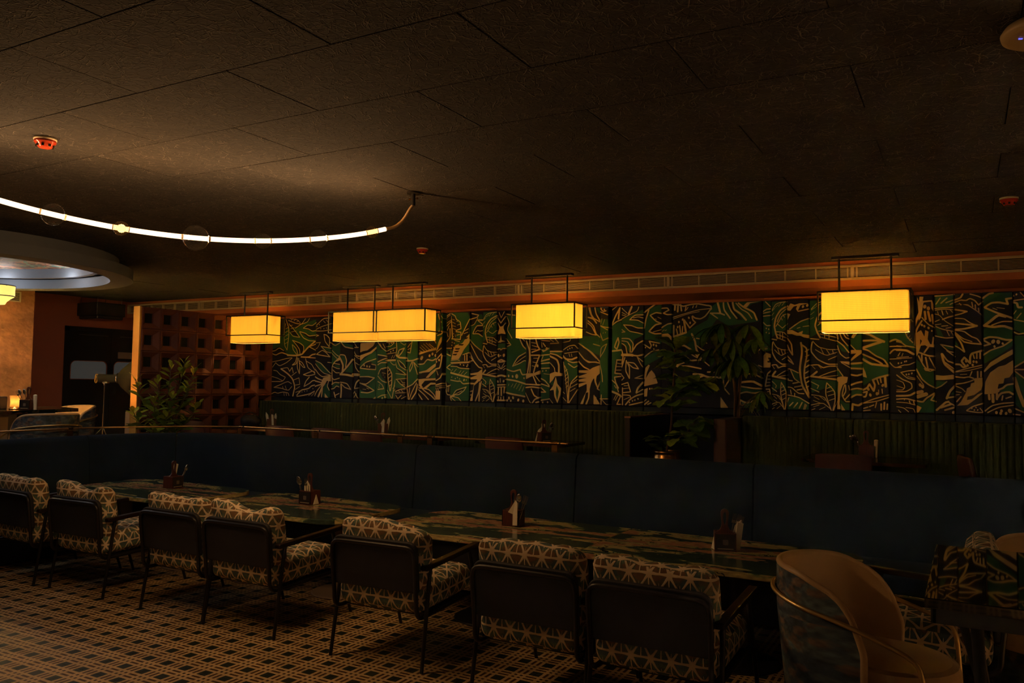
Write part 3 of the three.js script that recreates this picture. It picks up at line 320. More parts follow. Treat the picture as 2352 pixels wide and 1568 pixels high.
't27 7216 353 7344 373 7451 319;t18 7216 311 7344 290 7451 287;t18 7207 228 7271 252 7362 235 7451 251;G 7216 302 7362 277 7456 278 7456 246 7225 251;t20 7207 67 7216 159 7280 124 7361 153;G 7234 141 7361 144 7379 71 7271 68;T 7370 98 7406 72 7361 71;G 7463 1255 7552 1251 7550 702 7461 703;t12 7490 1244 7543 1187;t14 7462 1135 7498 1161 7543 1164;t12 7462 1116 7543 1132;t12 7462 1084 7543 1091;t14 7467 1015 7498 978 7542 981;d14 7498 950 7524 940 7498 904 7529 895;t10 7470 740 7510 744;t10 7461 721 7510 726;T 7465 520 7461 648 7497 685 7546 666 7546 620 7523 602 7545 575 7541 520;N 7519 630 7550 625 7550 611 7519 611;N 7510 593 7550 589 7550 575 7510 575;t16 7487 320 7505 447 7545 484;t16 7487 315 7536 325;t9 7514 429 7541 429;t9 7510 393 7541 393;t9 7501 356 7536 357;t14 7496 283 7531 284 7540 220;t9 7509 256 7531 257',
'T 7721 1163 7756 1216 7799 1197 7851 1213 7945 1209 7859 1190 7833 1132 7944 1155 7944 1142 7833 1119 7812 1151 7825 1187 7790 1179 7755 1135 7721 1140;d26 7885 1175 7928 1187;T 7721 1109 7755 1098 7733 1054 7716 1018;G 7746 936 7858 1014 7948 1048 7947 878 7866 870 7832 916;t14 7746 936 7850 1014 7948 1048;t8 7824 943 7854 951;t8 7884 960 7943 967;T 7715 927 7772 926 7832 893 7884 915 7875 879 7947 869 7947 833 7892 843 7858 861 7815 862 7772 881 7715 882;t16 7719 837 7763 782 7771 701 7775 656 7745 701 7719 764;t14 7719 647 7753 611 7783 557 7727 602;G 7870 772 7891 735 7865 521 7872 369 7944 210 7889 307 7847 440;t22 7862 785 7878 700 7847 521 7864 342 7944 201;t18 7870 763 7917 735 7925 664 7899 530 7890 414 7940 237;t14 7908 691 7946 717;t14 7912 637 7946 655;t14 7907 575 7946 601;t14 7907 521 7946 548;t14 7903 459 7945 485;t14 7902 405 7945 423;t14 7906 352 7945 379',
't14 7915 307 7944 325;G 7748 503 7834 463 7847 369 7787 395;t12 7718 512 7753 503 7834 463;t12 7753 498 7787 404 7847 360;t14 7718 385 7770 377;t14 7778 350 7830 360;t14 7795 310 7864 324;t14 7821 279 7872 289;t12 7726 309 7761 310 7829 244 7889 240;t10 7752 278 7760 233;t10 7795 243 7795 207;G 7717 206 7829 199 7939 139 7939 73 7716 67;t12 7717 224 7829 208 7939 139;t14 7743 108 7777 144;t14 7786 91 7824 141;t14 7841 83 7871 146;T 7897 138 7922 121 7905 72 7879 71;G 8226 785 8340 748 8340 679 8275 688 8226 767;t14 8227 890 8235 820;t13 8252 890 8268 828 8332 749;t13 8284 889 8308 836 8349 818;t13 8309 889 8333 853;t14 8226 802 8283 758 8340 679;t12 8230 750 8250 671 8307 618 8347 626;T 8245 587 8347 583 8347 548 8306 561;t10 8266 574 8347 522;t12 8216 530 8281 434;G 8216 522 8273 434 8224 434',
'T 8224 417 8273 430 8330 422 8321 365 8280 339 8255 268 8246 138 8262 86 8221 85 8231 242 8223 347;t13 8297 339 8267 242 8303 165 8344 166;t13 8305 339 8312 278 8280 217;t11 8337 331 8345 287;t13 8296 182 8349 244;G 8255 190 8303 148 8344 149 8343 79 8254 77;T 8259 147 8303 74 8266 73;G 8357 818 8470 886 8469 712 8413 704 8357 757;G 8359 557 8467 557 8467 513 8359 513;T 8361 835 8390 887 8430 886 8389 826;t11 8357 757 8405 704;T 8356 705 8465 704 8464 669 8420 635 8355 583 8355 609 8412 669 8356 661;t23 8359 561 8468 570;t21 8359 513 8467 509;t19 8358 448 8410 435 8467 453;t21 8357 339 8410 362 8466 375;t19 8357 292 8409 306 8465 298;G 8357 287 8465 289 8465 246 8356 218;t21 8356 209 8401 241 8465 237;t23 8367 80 8372 141 8424 125 8464 151;G 8474 894 8724 889 8719 446 8585 411 8505 350 8470 332;N 8478 877 8581 823 8477 799;N 8477 782 8588 789 8477 738',
't25 8478 881 8534 867 8620 814 8678 787;t21 8477 799 8588 802 8678 783;t29 8477 725 8564 755 8651 784;N 8477 712 8564 668 8657 608 8696 557 8625 557 8531 591 8476 660;t17 8477 712 8524 703 8595 642 8673 608 8715 540;t19 8472 660 8547 625 8626 582 8657 557;t25 8476 608 8547 557 8625 548 8715 535;T 8475 531 8499 479 8514 415 8474 427;N 8481 289 8529 350 8576 274 8593 394 8719 446 8718 251 8472 169;t21 8473 289 8513 307 8537 350 8576 282 8592 334 8569 394 8624 420 8719 446;d28 8525 299 8544 239 8662 339 8607 253;t15 8608 402 8624 351;t15 8640 411 8647 369;t26 8683 429 8690 327;t11 8654 301 8658 258;t11 8623 292 8623 249;t19 8473 263 8513 273 8504 221 8473 220;t13 8472 152 8567 197 8717 242;t11 8472 152 8591 171 8717 217;t13 8480 100 8519 114;t13 8535 119 8575 137;t13 8590 112 8602 163;t17 8645 88 8645 147;t17 8672 97 8676 165;t17 8699 97 8703 148;t10 8471 74 8543 85',
'G 8730 889 8836 887 8835 794 8729 795;t19 8729 787 8776 812 8835 785;t13 8728 736 8775 739 8835 734;t17 8732 667 8759 705 8834 705;t9 8727 608 8833 612;t9 8805 641 8820 667;t13 8727 574 8765 523 8832 523;G 8796 888 8865 887 8962 741 8962 683 8879 751 8795 811;t13 8873 886 8887 835 8940 775;t7 8880 852 8911 877;t7 8895 818 8918 843;t7 8910 793 8929 818;t15 8795 786 8841 777 8871 742 8962 725;t11 8795 743 8879 734;t24 8794 701 8878 700 8946 657;t8 8794 624 8901 632;t8 8793 612 8931 620;t7 8809 641 8825 675;t7 8840 637 8851 666;d15 8808 565 8835 569 8866 582 8881 586;t11 8793 523 8854 548 8900 548 8960 577;t11 8830 472 8891 489 8959 494;t11 8830 472 8883 413 8958 401;d17 8880 451 8902 455 8929 464;t8 8891 430 8959 414;t13 8792 446 8837 404 8920 371 8935 321 8882 279 8790 277;t8 8791 395 8845 379 8867 329 8851 295 8790 294;t8 8791 336 8859 312;t21 8790 235 8904 237 8957 271',
't15 8789 201 8873 211 8956 188;t9 8789 171 8873 169 8956 146;t8 8858 194 8866 211;t11 8903 187 8911 162;t11 8941 187 8948 154;t9 8788 125 8849 118 8895 77;t8 8803 92 8826 67;t8 8872 119 8940 112 8955 71;G 8968 607 9028 548 9057 481 9123 490 9132 324 9041 381 8975 506;G 8971 180 9038 173 9120 249 9141 159 9140 76 8985 72;T 8983 1239 9005 1179 9018 1052 8988 1002 8964 927 8965 1011 8996 1078;T 9005 1238 9043 1236 9035 1194 9117 1200 9131 1157 9134 1073 9112 1116 9109 1183 9042 1177 9018 1027 8995 993;d33 9053 1135 9085 1117;t22 9052 1084 9059 1009;t22 9082 1083 9100 991;t22 9119 1049 9129 965;t13 9026 1026 9077 958 9136 923;t18 9025 993 8972 910 8959 750;d22 9025 951 9047 938 9084 920;d15 9113 890;T 8966 750 8967 868 9017 900 9046 833 9054 900 9084 882 9075 807 9097 757 9138 756 9137 723 9082 732 9045 757 9015 749 8991 666 8972 632;N 9008 808 9023 791 9007 749;t18 9127 823 9119 756',
't17 9015 749 9052 757 9082 732 9044 674;t18 8999 674 9073 640 9136 635;t17 9021 649 9020 582;t17 9055 623 9072 523;t15 8991 640 9042 515 9135 498;t13 9088 623 9138 515;T 9035 515 9057 523 9094 490 9124 507 9131 494 9094 482 9049 490;t15 8971 506 9011 414 9070 356 9136 320;t9 8974 439 9033 348;d31 9003 347 9025 331;t37 8980 272 9017 281;t41 8979 230 9054 256;t18 8971 188 9023 173 9053 215 9128 266;t15 9132 258 9098 199 9142 184;T 8967 146 9015 122 8985 72 8966 71;G 9144 1241 9316 1250 9314 1118 9142 1123;G 9147 931 9187 905 9223 813 9164 831;t13 9143 1236 9221 1237 9316 1246;t13 9154 1156 9191 1214;t15 9198 1163 9250 1211;t13 9242 1166 9308 1192;t11 9278 1148 9315 1167;t13 9142 1111 9219 1117 9314 1118;t9 9145 1094 9219 1104 9314 1093;t8 9167 1081 9174 1047;t11 9204 1088 9215 1046;t9 9241 1087 9255 1053;t9 9277 1094 9299 1068;t15 9211 1000 9255 1020 9313 1035',
't8 9141 1057 9182 1047 9225 987 9312 927;t9 9144 981 9181 997;t9 9144 948 9195 955;t11 9202 934 9254 937;t9 9239 912 9282 920;t11 9151 931 9195 905 9311 878;t9 9246 887 9267 837;t9 9282 878 9303 837;t13 9139 839 9223 813 9310 820;G 9207 747 9309 721 9309 696 9251 705;t13 9189 751 9244 738 9309 721;t11 9193 747 9258 680 9308 672;t11 9243 689 9315 630;t24 9199 656 9212 565 9306 474;t15 9206 656 9242 589 9307 565;t13 9227 573 9306 507;T 9141 449 9211 441 9305 454 9305 409 9210 399 9141 399;G 9148 391 9239 383 9195 341 9143 324;t13 9239 383 9195 341 9143 316;t24 9237 219 9260 285 9311 343;t18 9237 223 9310 236;G 9274 260 9303 294 9303 253;t22 9148 101 9222 177 9251 186;t22 9185 127 9273 162;t20 9221 103 9301 130;t13 9244 186 9309 146;d27 9293 81;G 9314 803 9345 737 9316 729;t18 9315 1192 9366 1207 9388 1247;t14 9315 1167 9366 1190 9416 1180 9445 1203 9487 1185 9522 1135 9557 1166',
'T 9314 1147 9365 1153 9436 1126 9507 1070 9555 1020 9556 1036 9493 1095 9430 1146;t13 9465 1162 9472 1120;t13 9494 1136 9496 1095;t13 9521 1102 9524 1069;t11 9358 1157 9372 1140;t13 9452 1244 9509 1226 9558 1199;t18 9314 1097 9364 1087 9421 1073;t14 9313 1039 9364 1050 9421 1073;t11 9313 1010 9392 1008 9441 965 9505 931;t18 9312 960 9391 950 9505 933;t20 9311 898 9390 901 9505 930;t13 9311 890 9390 884 9454 826 9503 809 9541 751;t11 9311 878 9375 811 9460 777;t16 9318 869 9382 778 9446 761 9541 751;t18 9318 853 9367 770 9395 679;t13 9313 738 9345 721 9395 675;N 9321 556 9430 646 9551 686 9548 540 9327 491;t20 9314 556 9357 556 9378 524 9407 532 9365 581 9394 622 9443 565 9437 654 9551 690;t14 9466 662 9479 613;t14 9501 670 9500 613;t16 9529 678 9528 613;d22 9408 585 9421 544 9496 577 9464 548 9472 581;t11 9313 482 9421 516 9549 548;t8 9313 478 9421 491 9548 528;t7 9356 454 9413 458',
't11 9456 483 9441 442;t13 9312 433 9384 422 9427 434 9469 418;t16 9505 483 9505 427;t16 9534 483 9533 435;T 9550 427 9476 418 9476 378 9447 369 9440 336 9411 320 9403 279 9359 188 9323 147 9416 157 9495 224 9552 281 9524 273 9453 239 9531 297 9549 362;N 9410 206 9417 239 9474 256 9531 305 9549 306 9452 215;t13 9311 359 9376 368 9433 385 9483 410;t11 9311 343 9368 319 9396 287;t9 9318 286 9361 278;t9 9314 253 9346 258;t14 9323 188 9360 237;t14 9408 104 9451 142 9550 177;t11 9408 100 9493 86 9549 88 9521 127;d14 9451 126 9472 110 9500 111 9486 135;G 9561 1199 9643 1244 9808 1245 9807 1189 9759 1159 9676 1154 9606 1124 9564 1109;G 9564 1101 9674 1040 9624 961 9568 938;G 9561 905 9707 918 9802 884 9800 732 9703 653 9556 556;N 9566 808 9636 815 9705 781 9780 788 9704 725 9564 662;t21 9561 1199 9608 1238 9643 1244;t21 9574 1109 9620 1148 9683 1154 9765 1134 9752 1183 9800 1189',
't20 9574 1105 9661 1057 9743 1022 9804 996;t7 9640 1098 9675 1081;t7 9675 1101 9737 1091;t27 9568 930 9625 977 9681 1032 9743 1014;t25 9568 930 9638 912 9721 926 9803 892;t14 9631 932 9708 967 9804 964;N 9645 944 9708 1015 9804 988 9804 972 9722 966;t20 9563 800 9601 819 9671 814 9739 789 9791 788;t16 9791 784 9732 733 9621 694 9557 646;t18 9566 783 9614 750 9565 735;d35 9639 774 9681 770;d21 9718 753 9649 726;T 9555 492 9612 573 9703 637 9799 700 9802 652 9702 589 9618 532 9561 476;T 9558 265 9567 387 9610 476 9680 532 9736 548 9801 596 9799 477 9768 429 9727 420 9719 372 9678 364 9670 324 9691 300 9663 275 9593 266;G 9677 308 9733 364 9801 365 9800 294 9704 284;t19 9670 308 9712 324 9739 357 9801 369;t21 9662 227 9690 276 9759 293 9793 270;t23 9597 258 9600 218;t27 9628 259 9630 194;t21 9663 275 9662 219;t14 9710 252 9703 212;t14 9737 229 9779 246;t14 9563 104 9612 154 9696 180 9798 190',
't12 9584 89 9661 139 9798 166;d35 9766 110;d25 9698 108 9656 91 9691 84 9735 85;G 9810 1141 9899 1169 9894 842 9806 892;G 9815 828 9894 827 9890 588 9810 525;G 9810 493 9887 414 9882 98 9811 175;d16 9814 1213 9838 1224;t12 9810 1165 9899 1177;t10 9869 1243 9900 1201;t21 9810 1149 9841 1144 9847 1099 9880 1098;t9 9812 1036 9833 1068;t11 9838 995 9873 1042;t12 9807 984 9896 962;t14 9806 868 9842 843 9894 850;t16 9810 525 9889 580;t14 9810 505 9888 505;t14 9810 493 9887 422;t35 9809 421 9840 294 9883 161;N 9834 334 9867 295 9883 176 9846 231;t14 9804 135 9882 98;t12 9796 79 9850 73;G 7550 1237 7721 1240 7725 936 7601 880 7556 841;G 7562 397 7731 379 7724 214 7664 310 7564 250;t19 7725 1186 7661 1154 7608 1077 7586 979 7601 899 7620 840;t11 7720 1162 7653 1105 7618 1017;t10 7717 1103 7672 1085 7636 1017 7605 968;t8 7680 1094 7695 1064;t8 7658 1065 7672 1035;t6 7565 1137 7593 1166',
't6 7561 1088 7584 1117;t6 7560 1038 7580 1058;t6 7597 1176 7633 1204;t6 7634 1184 7660 1223;t6 7670 1193 7697 1231;t10 7565 1147 7597 1205 7633 1224 7721 1235;t9 7618 997 7673 947 7724 995;t13 7556 831 7611 820;t10 7610 909 7683 907 7726 858;t9 7620 879 7720 838;t9 7629 840 7721 799;t8 7647 898 7648 839;t8 7674 898 7675 829;t15 7570 791 7558 703 7596 614 7661 555 7724 555;t10 7575 801 7603 742 7668 711 7727 711;t9 7590 712 7650 643 7722 682;t8 7622 732 7641 663;t8 7658 712 7677 662;t8 7695 711 7700 672;t9 7669 604 7723 643;t13 7560 545 7606 555 7634 516 7670 535 7724 535;t6 7569 535 7588 506;t6 7606 545 7625 511;t22 7598 476 7562 427 7654 408 7726 394;t11 7608 422 7671 467 7729 496;t9 7635 422 7726 438;t11 7563 368 7609 329 7600 300;t11 7559 299 7610 261;t11 7659 359 7647 261 7686 67;t11 7659 359 7705 282 7711 184 7695 67;t8 7660 300 7687 320;t8 7660 261 7701 282;t8 7667 223 7706 243',
't8 7673 174 7706 194;t9 7565 230 7638 222 7676 115;t6 7579 211 7611 182;t6 7611 221 7648 173;t6 7575 172 7621 143;t9 7562 122 7630 153 7681 86;t6 7576 103 7612 124;t6 7613 75 7649 105;t7 7562 68 7585 84;t10 7735 195 7708 116 7699 67;G 7942 1237 8220 1240 8227 936 8025 880 7952 841;G 7962 397 8236 379 8225 214 8127 310 7966 250;t19 8226 1186 8123 1154 8036 1077 8001 979 8025 899 8056 840;t11 8219 1162 8109 1105 8052 1017;t10 8213 1103 8140 1085 8082 1017 8031 968;t8 8154 1094 8177 1064;t8 8118 1065 8141 1035;t6 7967 1137 8011 1166;t6 7961 1088 7997 1117;t6 7959 1038 7991 1058;t6 8019 1176 8078 1204;t6 8078 1184 8122 1223;t6 8137 1193 8181 1231;t10 7967 1147 8018 1205 8077 1224 8220 1235;t9 8052 997 8143 947 8226 995;t13 7952 831 8042 820;t10 8040 909 8158 907 8229 858;t9 8055 879 8219 838;t9 8071 840 8220 799;t8 8099 898 8101 839;t8 8144 898 8145 829',
't15 7975 791 7955 703 8017 614 8122 555 8225 555;t10 7982 801 8029 742 8133 711 8229 711;t9 8007 712 8105 643 8222 682;t8 8059 732 8090 663;t8 8118 712 8149 662;t8 8177 711 8186 672;t9 8136 604 8223 643;t13 7959 545 8033 555 8078 516 8137 535 8225 535;t6 7974 535 8004 506;t6 8033 545 8064 511;t22 8020 476 7961 427 8110 408 8229 394;t11 8036 422 8139 467 8234 496;t9 8081 422 8228 438;t11 7963 368 8038 329 8024 300;t11 7957 299 8040 261;t11 8119 359 8099 261 8162 67;t11 8119 359 8194 282 8204 184 8177 67;t8 8120 300 8164 320;t8 8121 261 8187 282;t8 8132 223 8195 243;t8 8142 174 8196 194;t9 7966 230 8085 222 8147 115;t6 7989 211 8042 182;t6 8041 221 8101 173;t6 7982 172 8057 143;t9 7961 122 8072 153 8155 86;t6 7984 103 8043 124;t6 8044 75 8103 105;t7 7962 68 7999 84;t10 8243 195 8198 116 8184 67'
].join(';').split(';').map((s) => { const [k, ...n] = s.split(' '); return { k: k[0], w: +k.slice(1) / 1000, p: n.map(Number).reduce((a, v, i) => { i % 2 ? a[a.length - 1].push(v / 1000 + 1.3) : a.push([v / 1000 - 9.4]); return a; }, []) }; });

{
  const EDGE = [-9.363, -8.445, -8.14, -7.965, -7.712, -7.615, -7.299, -7.113, -6.952, -6.764, -6.572, -6.275, -6.161, -6.126, -6.041, -5.731, -5.535, -5.316, -5.186, -4.892, -4.68, -4.545, -4.37, -4.162, -3.869, -3.753, -3.725, -3.594, -3.312, -3.093, -2.962, -1.943, -1.848, -1.687, -1.454, -1.184, -1.048, -0.93, -0.679, -0.436, -0.265, -0.091, 0.152, 0.407, 0.72];
  const Y0 = 1.362, Y1 = 2.556, S = 500, TAN = css(0.74, 0.62, 0.40), NAVY = css(0.022, 0.026, 0.055), GREEN = css(0.032, 0.125, 0.105);
  const sheet = (xa, xb) => {
    const w = Math.round((xb - xa) * S), h = Math.round((Y1 - Y0 + 0.04) * S), X = (x) => (x - xa) * S, Y = (y) => (Y1 + 0.02 - y) * S;
    const c = canvas(w, h, (g) => {
      g.fillStyle = NAVY; g.fillRect(0, 0, w, h); g.lineCap = 'round'; g.lineJoin = 'round';
      const path = (p, shut) => { g.beginPath(); if (p.length < 3) { p.forEach(([x, y], i) => (i ? g.lineTo(X(x), Y(y)) : g.moveTo(X(x), Y(y)))); return; } const n = p.length, q = shut ? [...p, p[0], p[1]] : p; const mid = (a, b) => [(X(a[0]) + X(b[0])) / 2, (Y(a[1]) + Y(b[1])) / 2];
        if (shut) { g.moveTo(...mid(q[0], q[1])); for (let i = 1; i <= n; i++) { const m = mid(q[i], q[i + 1]); g.lineTo(X(q[i][0]) * 0.8 + ((X(q[i - 1][0]) + X(q[i][0])) / 2) * 0.2, Y(q[i][1]) * 0.8 + ((Y(q[i - 1][1]) + Y(q[i][1])) / 2) * 0.2); g.quadraticCurveTo(X(q[i][0]), Y(q[i][1]), X(q[i][0]) * 0.8 + m[0] * 0.2, Y(q[i][1]) * 0.8 + m[1] * 0.2); g.lineTo(...m); } }
        else { g.moveTo(X(q[0][0]), Y(q[0][1])); for (let i = 1; i < q.length - 1; i++) { const a = q[i - 1], b = q[i], d = q[i + 1], v1 = [b[0] - a[0], b[1] - a[1]], v2 = [d[0] - b[0], d[1] - b[1]], cs = (v1[0] * v2[0] + v1[1] * v2[1]) / (Math.hypot(...v1) * Math.hypot(...v2) + 1e-9); if (cs < 0.15) g.lineTo(X(b[0]), Y(b[1])); else { const k = 0.5, m = mid(b, d), l = [X(b[0]) * (1 - 0) , Y(b[1])]; g.quadraticCurveTo(l[0], l[1], l[0] + (m[0] - l[0]) * k, l[1] + (m[1] - l[1]) * k); } } g.lineTo(X(q[q.length - 1][0]), Y(q[q.length - 1][1])); }
      };
      for (const s of PRINT) if ('GNT'.includes(s.k)) { path(s.p, true); g.fillStyle = { G: GREEN, N: NAVY, T: TAN }[s.k]; g.fill(); }
      g.strokeStyle = g.fillStyle = TAN;
      for (const s of PRINT) if (s.k === 't') { path(s.p, false); g.lineWidth = s.w * S * 0.92; g.stroke(); } else if (s.k === 'd') for (const [x, y] of s.p) { g.beginPath(); g.ellipse(X(x), Y(y), s.w * S * 0.46, s.w * S * 0.62, hash2(x * 1000, y * 1000) - 0.5, 0, 7); g.fill(); }
    });
    const t = ctex(c, false); return { xa, xb, mat: phys(lin(1, 1, 1), 0.85, { specularIntensity: 0.25, map: t, bumpMap: rep(grain, 40, 14), bumpScale: 0.0006 }), u: (x, y) => [(x - xa) / (xb - xa), (y - (Y0 - 0.02)) / (Y1 - Y0 + 0.04)] };
  };
  const sheets = [sheet(-9.38, -6.041), sheet(-6.041, -2.962), sheet(-2.962, 0.74)];
  const wall = thing('fabric_wall_cladding', 'leaf print fabric cladding of upright padded panels above the green banquette', 'wall cladding', [0, 0, 0]);
  const gaps = [12, 25];                                         // narrow dark recesses between runs of panels
  for (let i = 0; i < EDGE.length - 1; i++) {
    const x0 = EDGE[i] + 0.002, x1 = EDGE[i + 1] - 0.002, deep = gaps.includes(i), zf = deep ? -9.215 : -9.13 + (i * 0.618 % 1) * 0.035, zb = -9.245, sh = sheets.find((s) => (x0 + x1) / 2 < s.xb) || sheets[2];
    const rows = (a, b, n) => { const e = [0, 0.0006, 0.003, 0.007, 0.012], o = [...e.map((d) => a + d)]; for (let k = 1; k < n; k++) o.push(a + 0.012 + (b - a - 0.024) * k / n); return [...o, ...e.slice().reverse().map((d) => b - d)]; };
    const xs = rows(x0, x1, Math.max(4, Math.round((x1 - x0) / 0.04))), ys = rows(Y0, Y1, 6), nx = xs.length - 1, ny = ys.length - 1, g = new THREE.PlaneGeometry(1, 1, nx, ny), p = g.attributes.position, uv = g.attributes.uv;
    for (let k = 0; k < p.count; k++) {
      const x = xs[k % (nx + 1)], y = ys[ny - Math.floor(k / (nx + 1))], u = (x - x0) / (x1 - x0), ex = Math.min(x - x0, x1 - x), ey = Math.min(y - Y0, Y1 - y);
      const rim = (e, r) => (e >= r ? 0 : r - Math.sqrt(Math.max(0, r * r - (r - e) ** 2))), dome = 0.006 * (1 - (2 * u - 1) ** 2), edge = ex < 1e-5 || ey < 1e-5;
      p.setXYZ(k, x, y, edge ? zb : zf + dome - rim(ex, 0.010) - rim(ey, 0.010)); uv.setXY(k, ...sh.u(x, y));
    }
    g.computeVertexNormals(); obj('panel', g, deep ? M.navy : sh.mat, wall);
    const base = span(x0, x1, 1.29, Y0 - 0.004, zb, zf + 0.006, 0.006); obj('plinth_block', base, M.navy, wall);
  }
}

// ------------------------------------------------------------------ square pendants in a row over the wall tables
const shadeWeave = dtex(256, 256, (u, v) => { const n = 0.86 + 0.2 * fbm(u * 3, v * 90, 3, 2) + 0.06 * fbm(u * 90, v * 4, 90, 2); return [n, n, n * 0.98]; });
function bulb(parent, x, y, z, r, cd, color, glow) {
  const b = obj('bulb', at(new THREE.SphereGeometry(r, 16, 12), 0, 0, 0), new THREE.MeshStandardMaterial({ color: 0x201008, emissive: color, emissiveIntensity: glow }), parent); b.position.set(x, y, z); b.castShadow = false;
  const l = new THREE.PointLight(color, cd, 0, 2); l.castShadow = true; l.shadow.radius = 1.2; l.name = 'bulb_light'; b.add(l); return b;
}
{
  const L = 0.745, W = 0.27, H = 0.372, R = 0.05, FL = 0.80, FW = 0.345, z = -8.20, y0 = 2.127;
  const shadeMat = phys(lin(0.85, 0.66, 0.28), 1, { transmission: 0.6, thickness: 0, map: rep(shadeWeave, 2, 2), side: THREE.DoubleSide });
  const t = thing('pendant_lamp', 'square cream pendant farthest along, in front of the terracotta block screen, its end face showing', 'pendant lamp', [-8.735, y0, z], 0, 'square fabric pendants along the wall');
  const ring = (w, d, r) => { const o = roundRect(-w / 2, w / 2, -d / 2, d / 2, r), s = shapeOf(o), q = roundRect(-w / 2 + 0.002, w / 2 - 0.002, -d / 2 + 0.002, d / 2 - 0.002, r); s.holes.push(new THREE.Path(q.map(([x, y]) => new THREE.Vector2(x, y)))); return s; };
  const g = new THREE.ExtrudeGeometry(ring(L, W, R), { depth: H, bevelEnabled: false, curveSegments: 6 }); g.rotateX(-Math.PI / 2);
  obj('shade', boxUV(g), shadeMat, t);
  obj('diffuser', slab(roundRect(-L / 2 + 0.012, L / 2 - 0.012, -W / 2 + 0.012, W / 2 - 0.012, R), 0.004, 0.003), phys(lin(0.85, 0.68, 0.40), 1, { transmission: 0.5, thickness: 0 }), t);
  obj('unseen_top_diffuser', slab(roundRect(-L / 2 + 0.012, L / 2 - 0.012, -W / 2 + 0.012, W / 2 - 0.012, R), H - 0.012, 0.003), phys(lin(0.8, 0.6, 0.34), 1, { transmission: 0.6, thickness: 0 }), t);  // unseen disc, holds back light on the fascia and ceiling
  const bar = 0.013, fr = (y) => [span(-FL / 2, FL / 2, y, y + bar, FW / 2 - bar, FW / 2), span(-FL / 2, FL / 2, y, y + bar, -FW / 2, -FW / 2 + bar), span(-FL / 2, -FL / 2 + bar, y, y + bar, -FW / 2, FW / 2), span(FL / 2 - bar, FL / 2, y, y + bar, -FW / 2, FW / 2)];
  const corner = (sx, sz) => span(sx * FL / 2, sx * (FL / 2 - bar), 0.098, H, sz * FW / 2, sz * (FW / 2 - bar));
  const frame = obj('frame', [...fr(H - 0.002), ...fr(0.098), corner(1, 1), corner(-1, 1), corner(1, -1), corner(-1, -1)], M.blackMetal, t);
  obj('spreader', [span(-FL / 2, FL / 2, H - 0.002, H + 0.006, -0.008, 0.008), span(-0.232, -0.218, H - 0.002, H + 0.006, -FW / 2, FW / 2), span(0.218, 0.232, H - 0.002, H + 0.006, -FW / 2, FW / 2)], M.blackMetal, t);
  for (const s of [-1, 1]) obj('rod', rod(V(s * 0.225, H, 0), V(s * 0.225, CEIL - y0 - 0.02, 0), 0.010), M.blackMetal, t);
  const plate = obj('ceiling_plate', span(-0.29, 0.29, CEIL - y0 - 0.024, CEIL - y0, -0.035, 0.035, 0.003), M.blackMetal, t);
  for (const s of [-1, 1]) obj('screw', at(new THREE.CylinderGeometry(0.006, 0.006, 0.004, 8), s * 0.25, CEIL - y0 - 0.025, 0.02), M.steel, plate);
  const arm = span(-0.23, 0.23, 0.275, 0.285, -0.006, 0.006); obj('bulb_bar', arm, M.blackMetal, t);
  for (const bx of [-0.2, 0, 0.2]) { obj('bulb_socket', rod(V(bx, 0.275, 0), V(bx, 0.235, 0), 0.014), M.blackMetal, t); bulb(t, bx, 0.205, 0, 0.024, PENDANT_CD, LAMP, 6); }
  dup(t, [-6.84, y0, z], 0, 'square cream pendant partly hidden behind the next one with rounded corners');
  dup(t, [-6.10, y0, z], 0, 'square cream pendant overlapping another just behind its end');
  dup(t, [-4.11, y0, z], 0, 'square cream pendant hanging alone over the middle of the leaf fabric wall');
  dup(t, [-0.81, y0, z], 0, 'largest looking square cream pendant, alone past the umbrella tree');
}

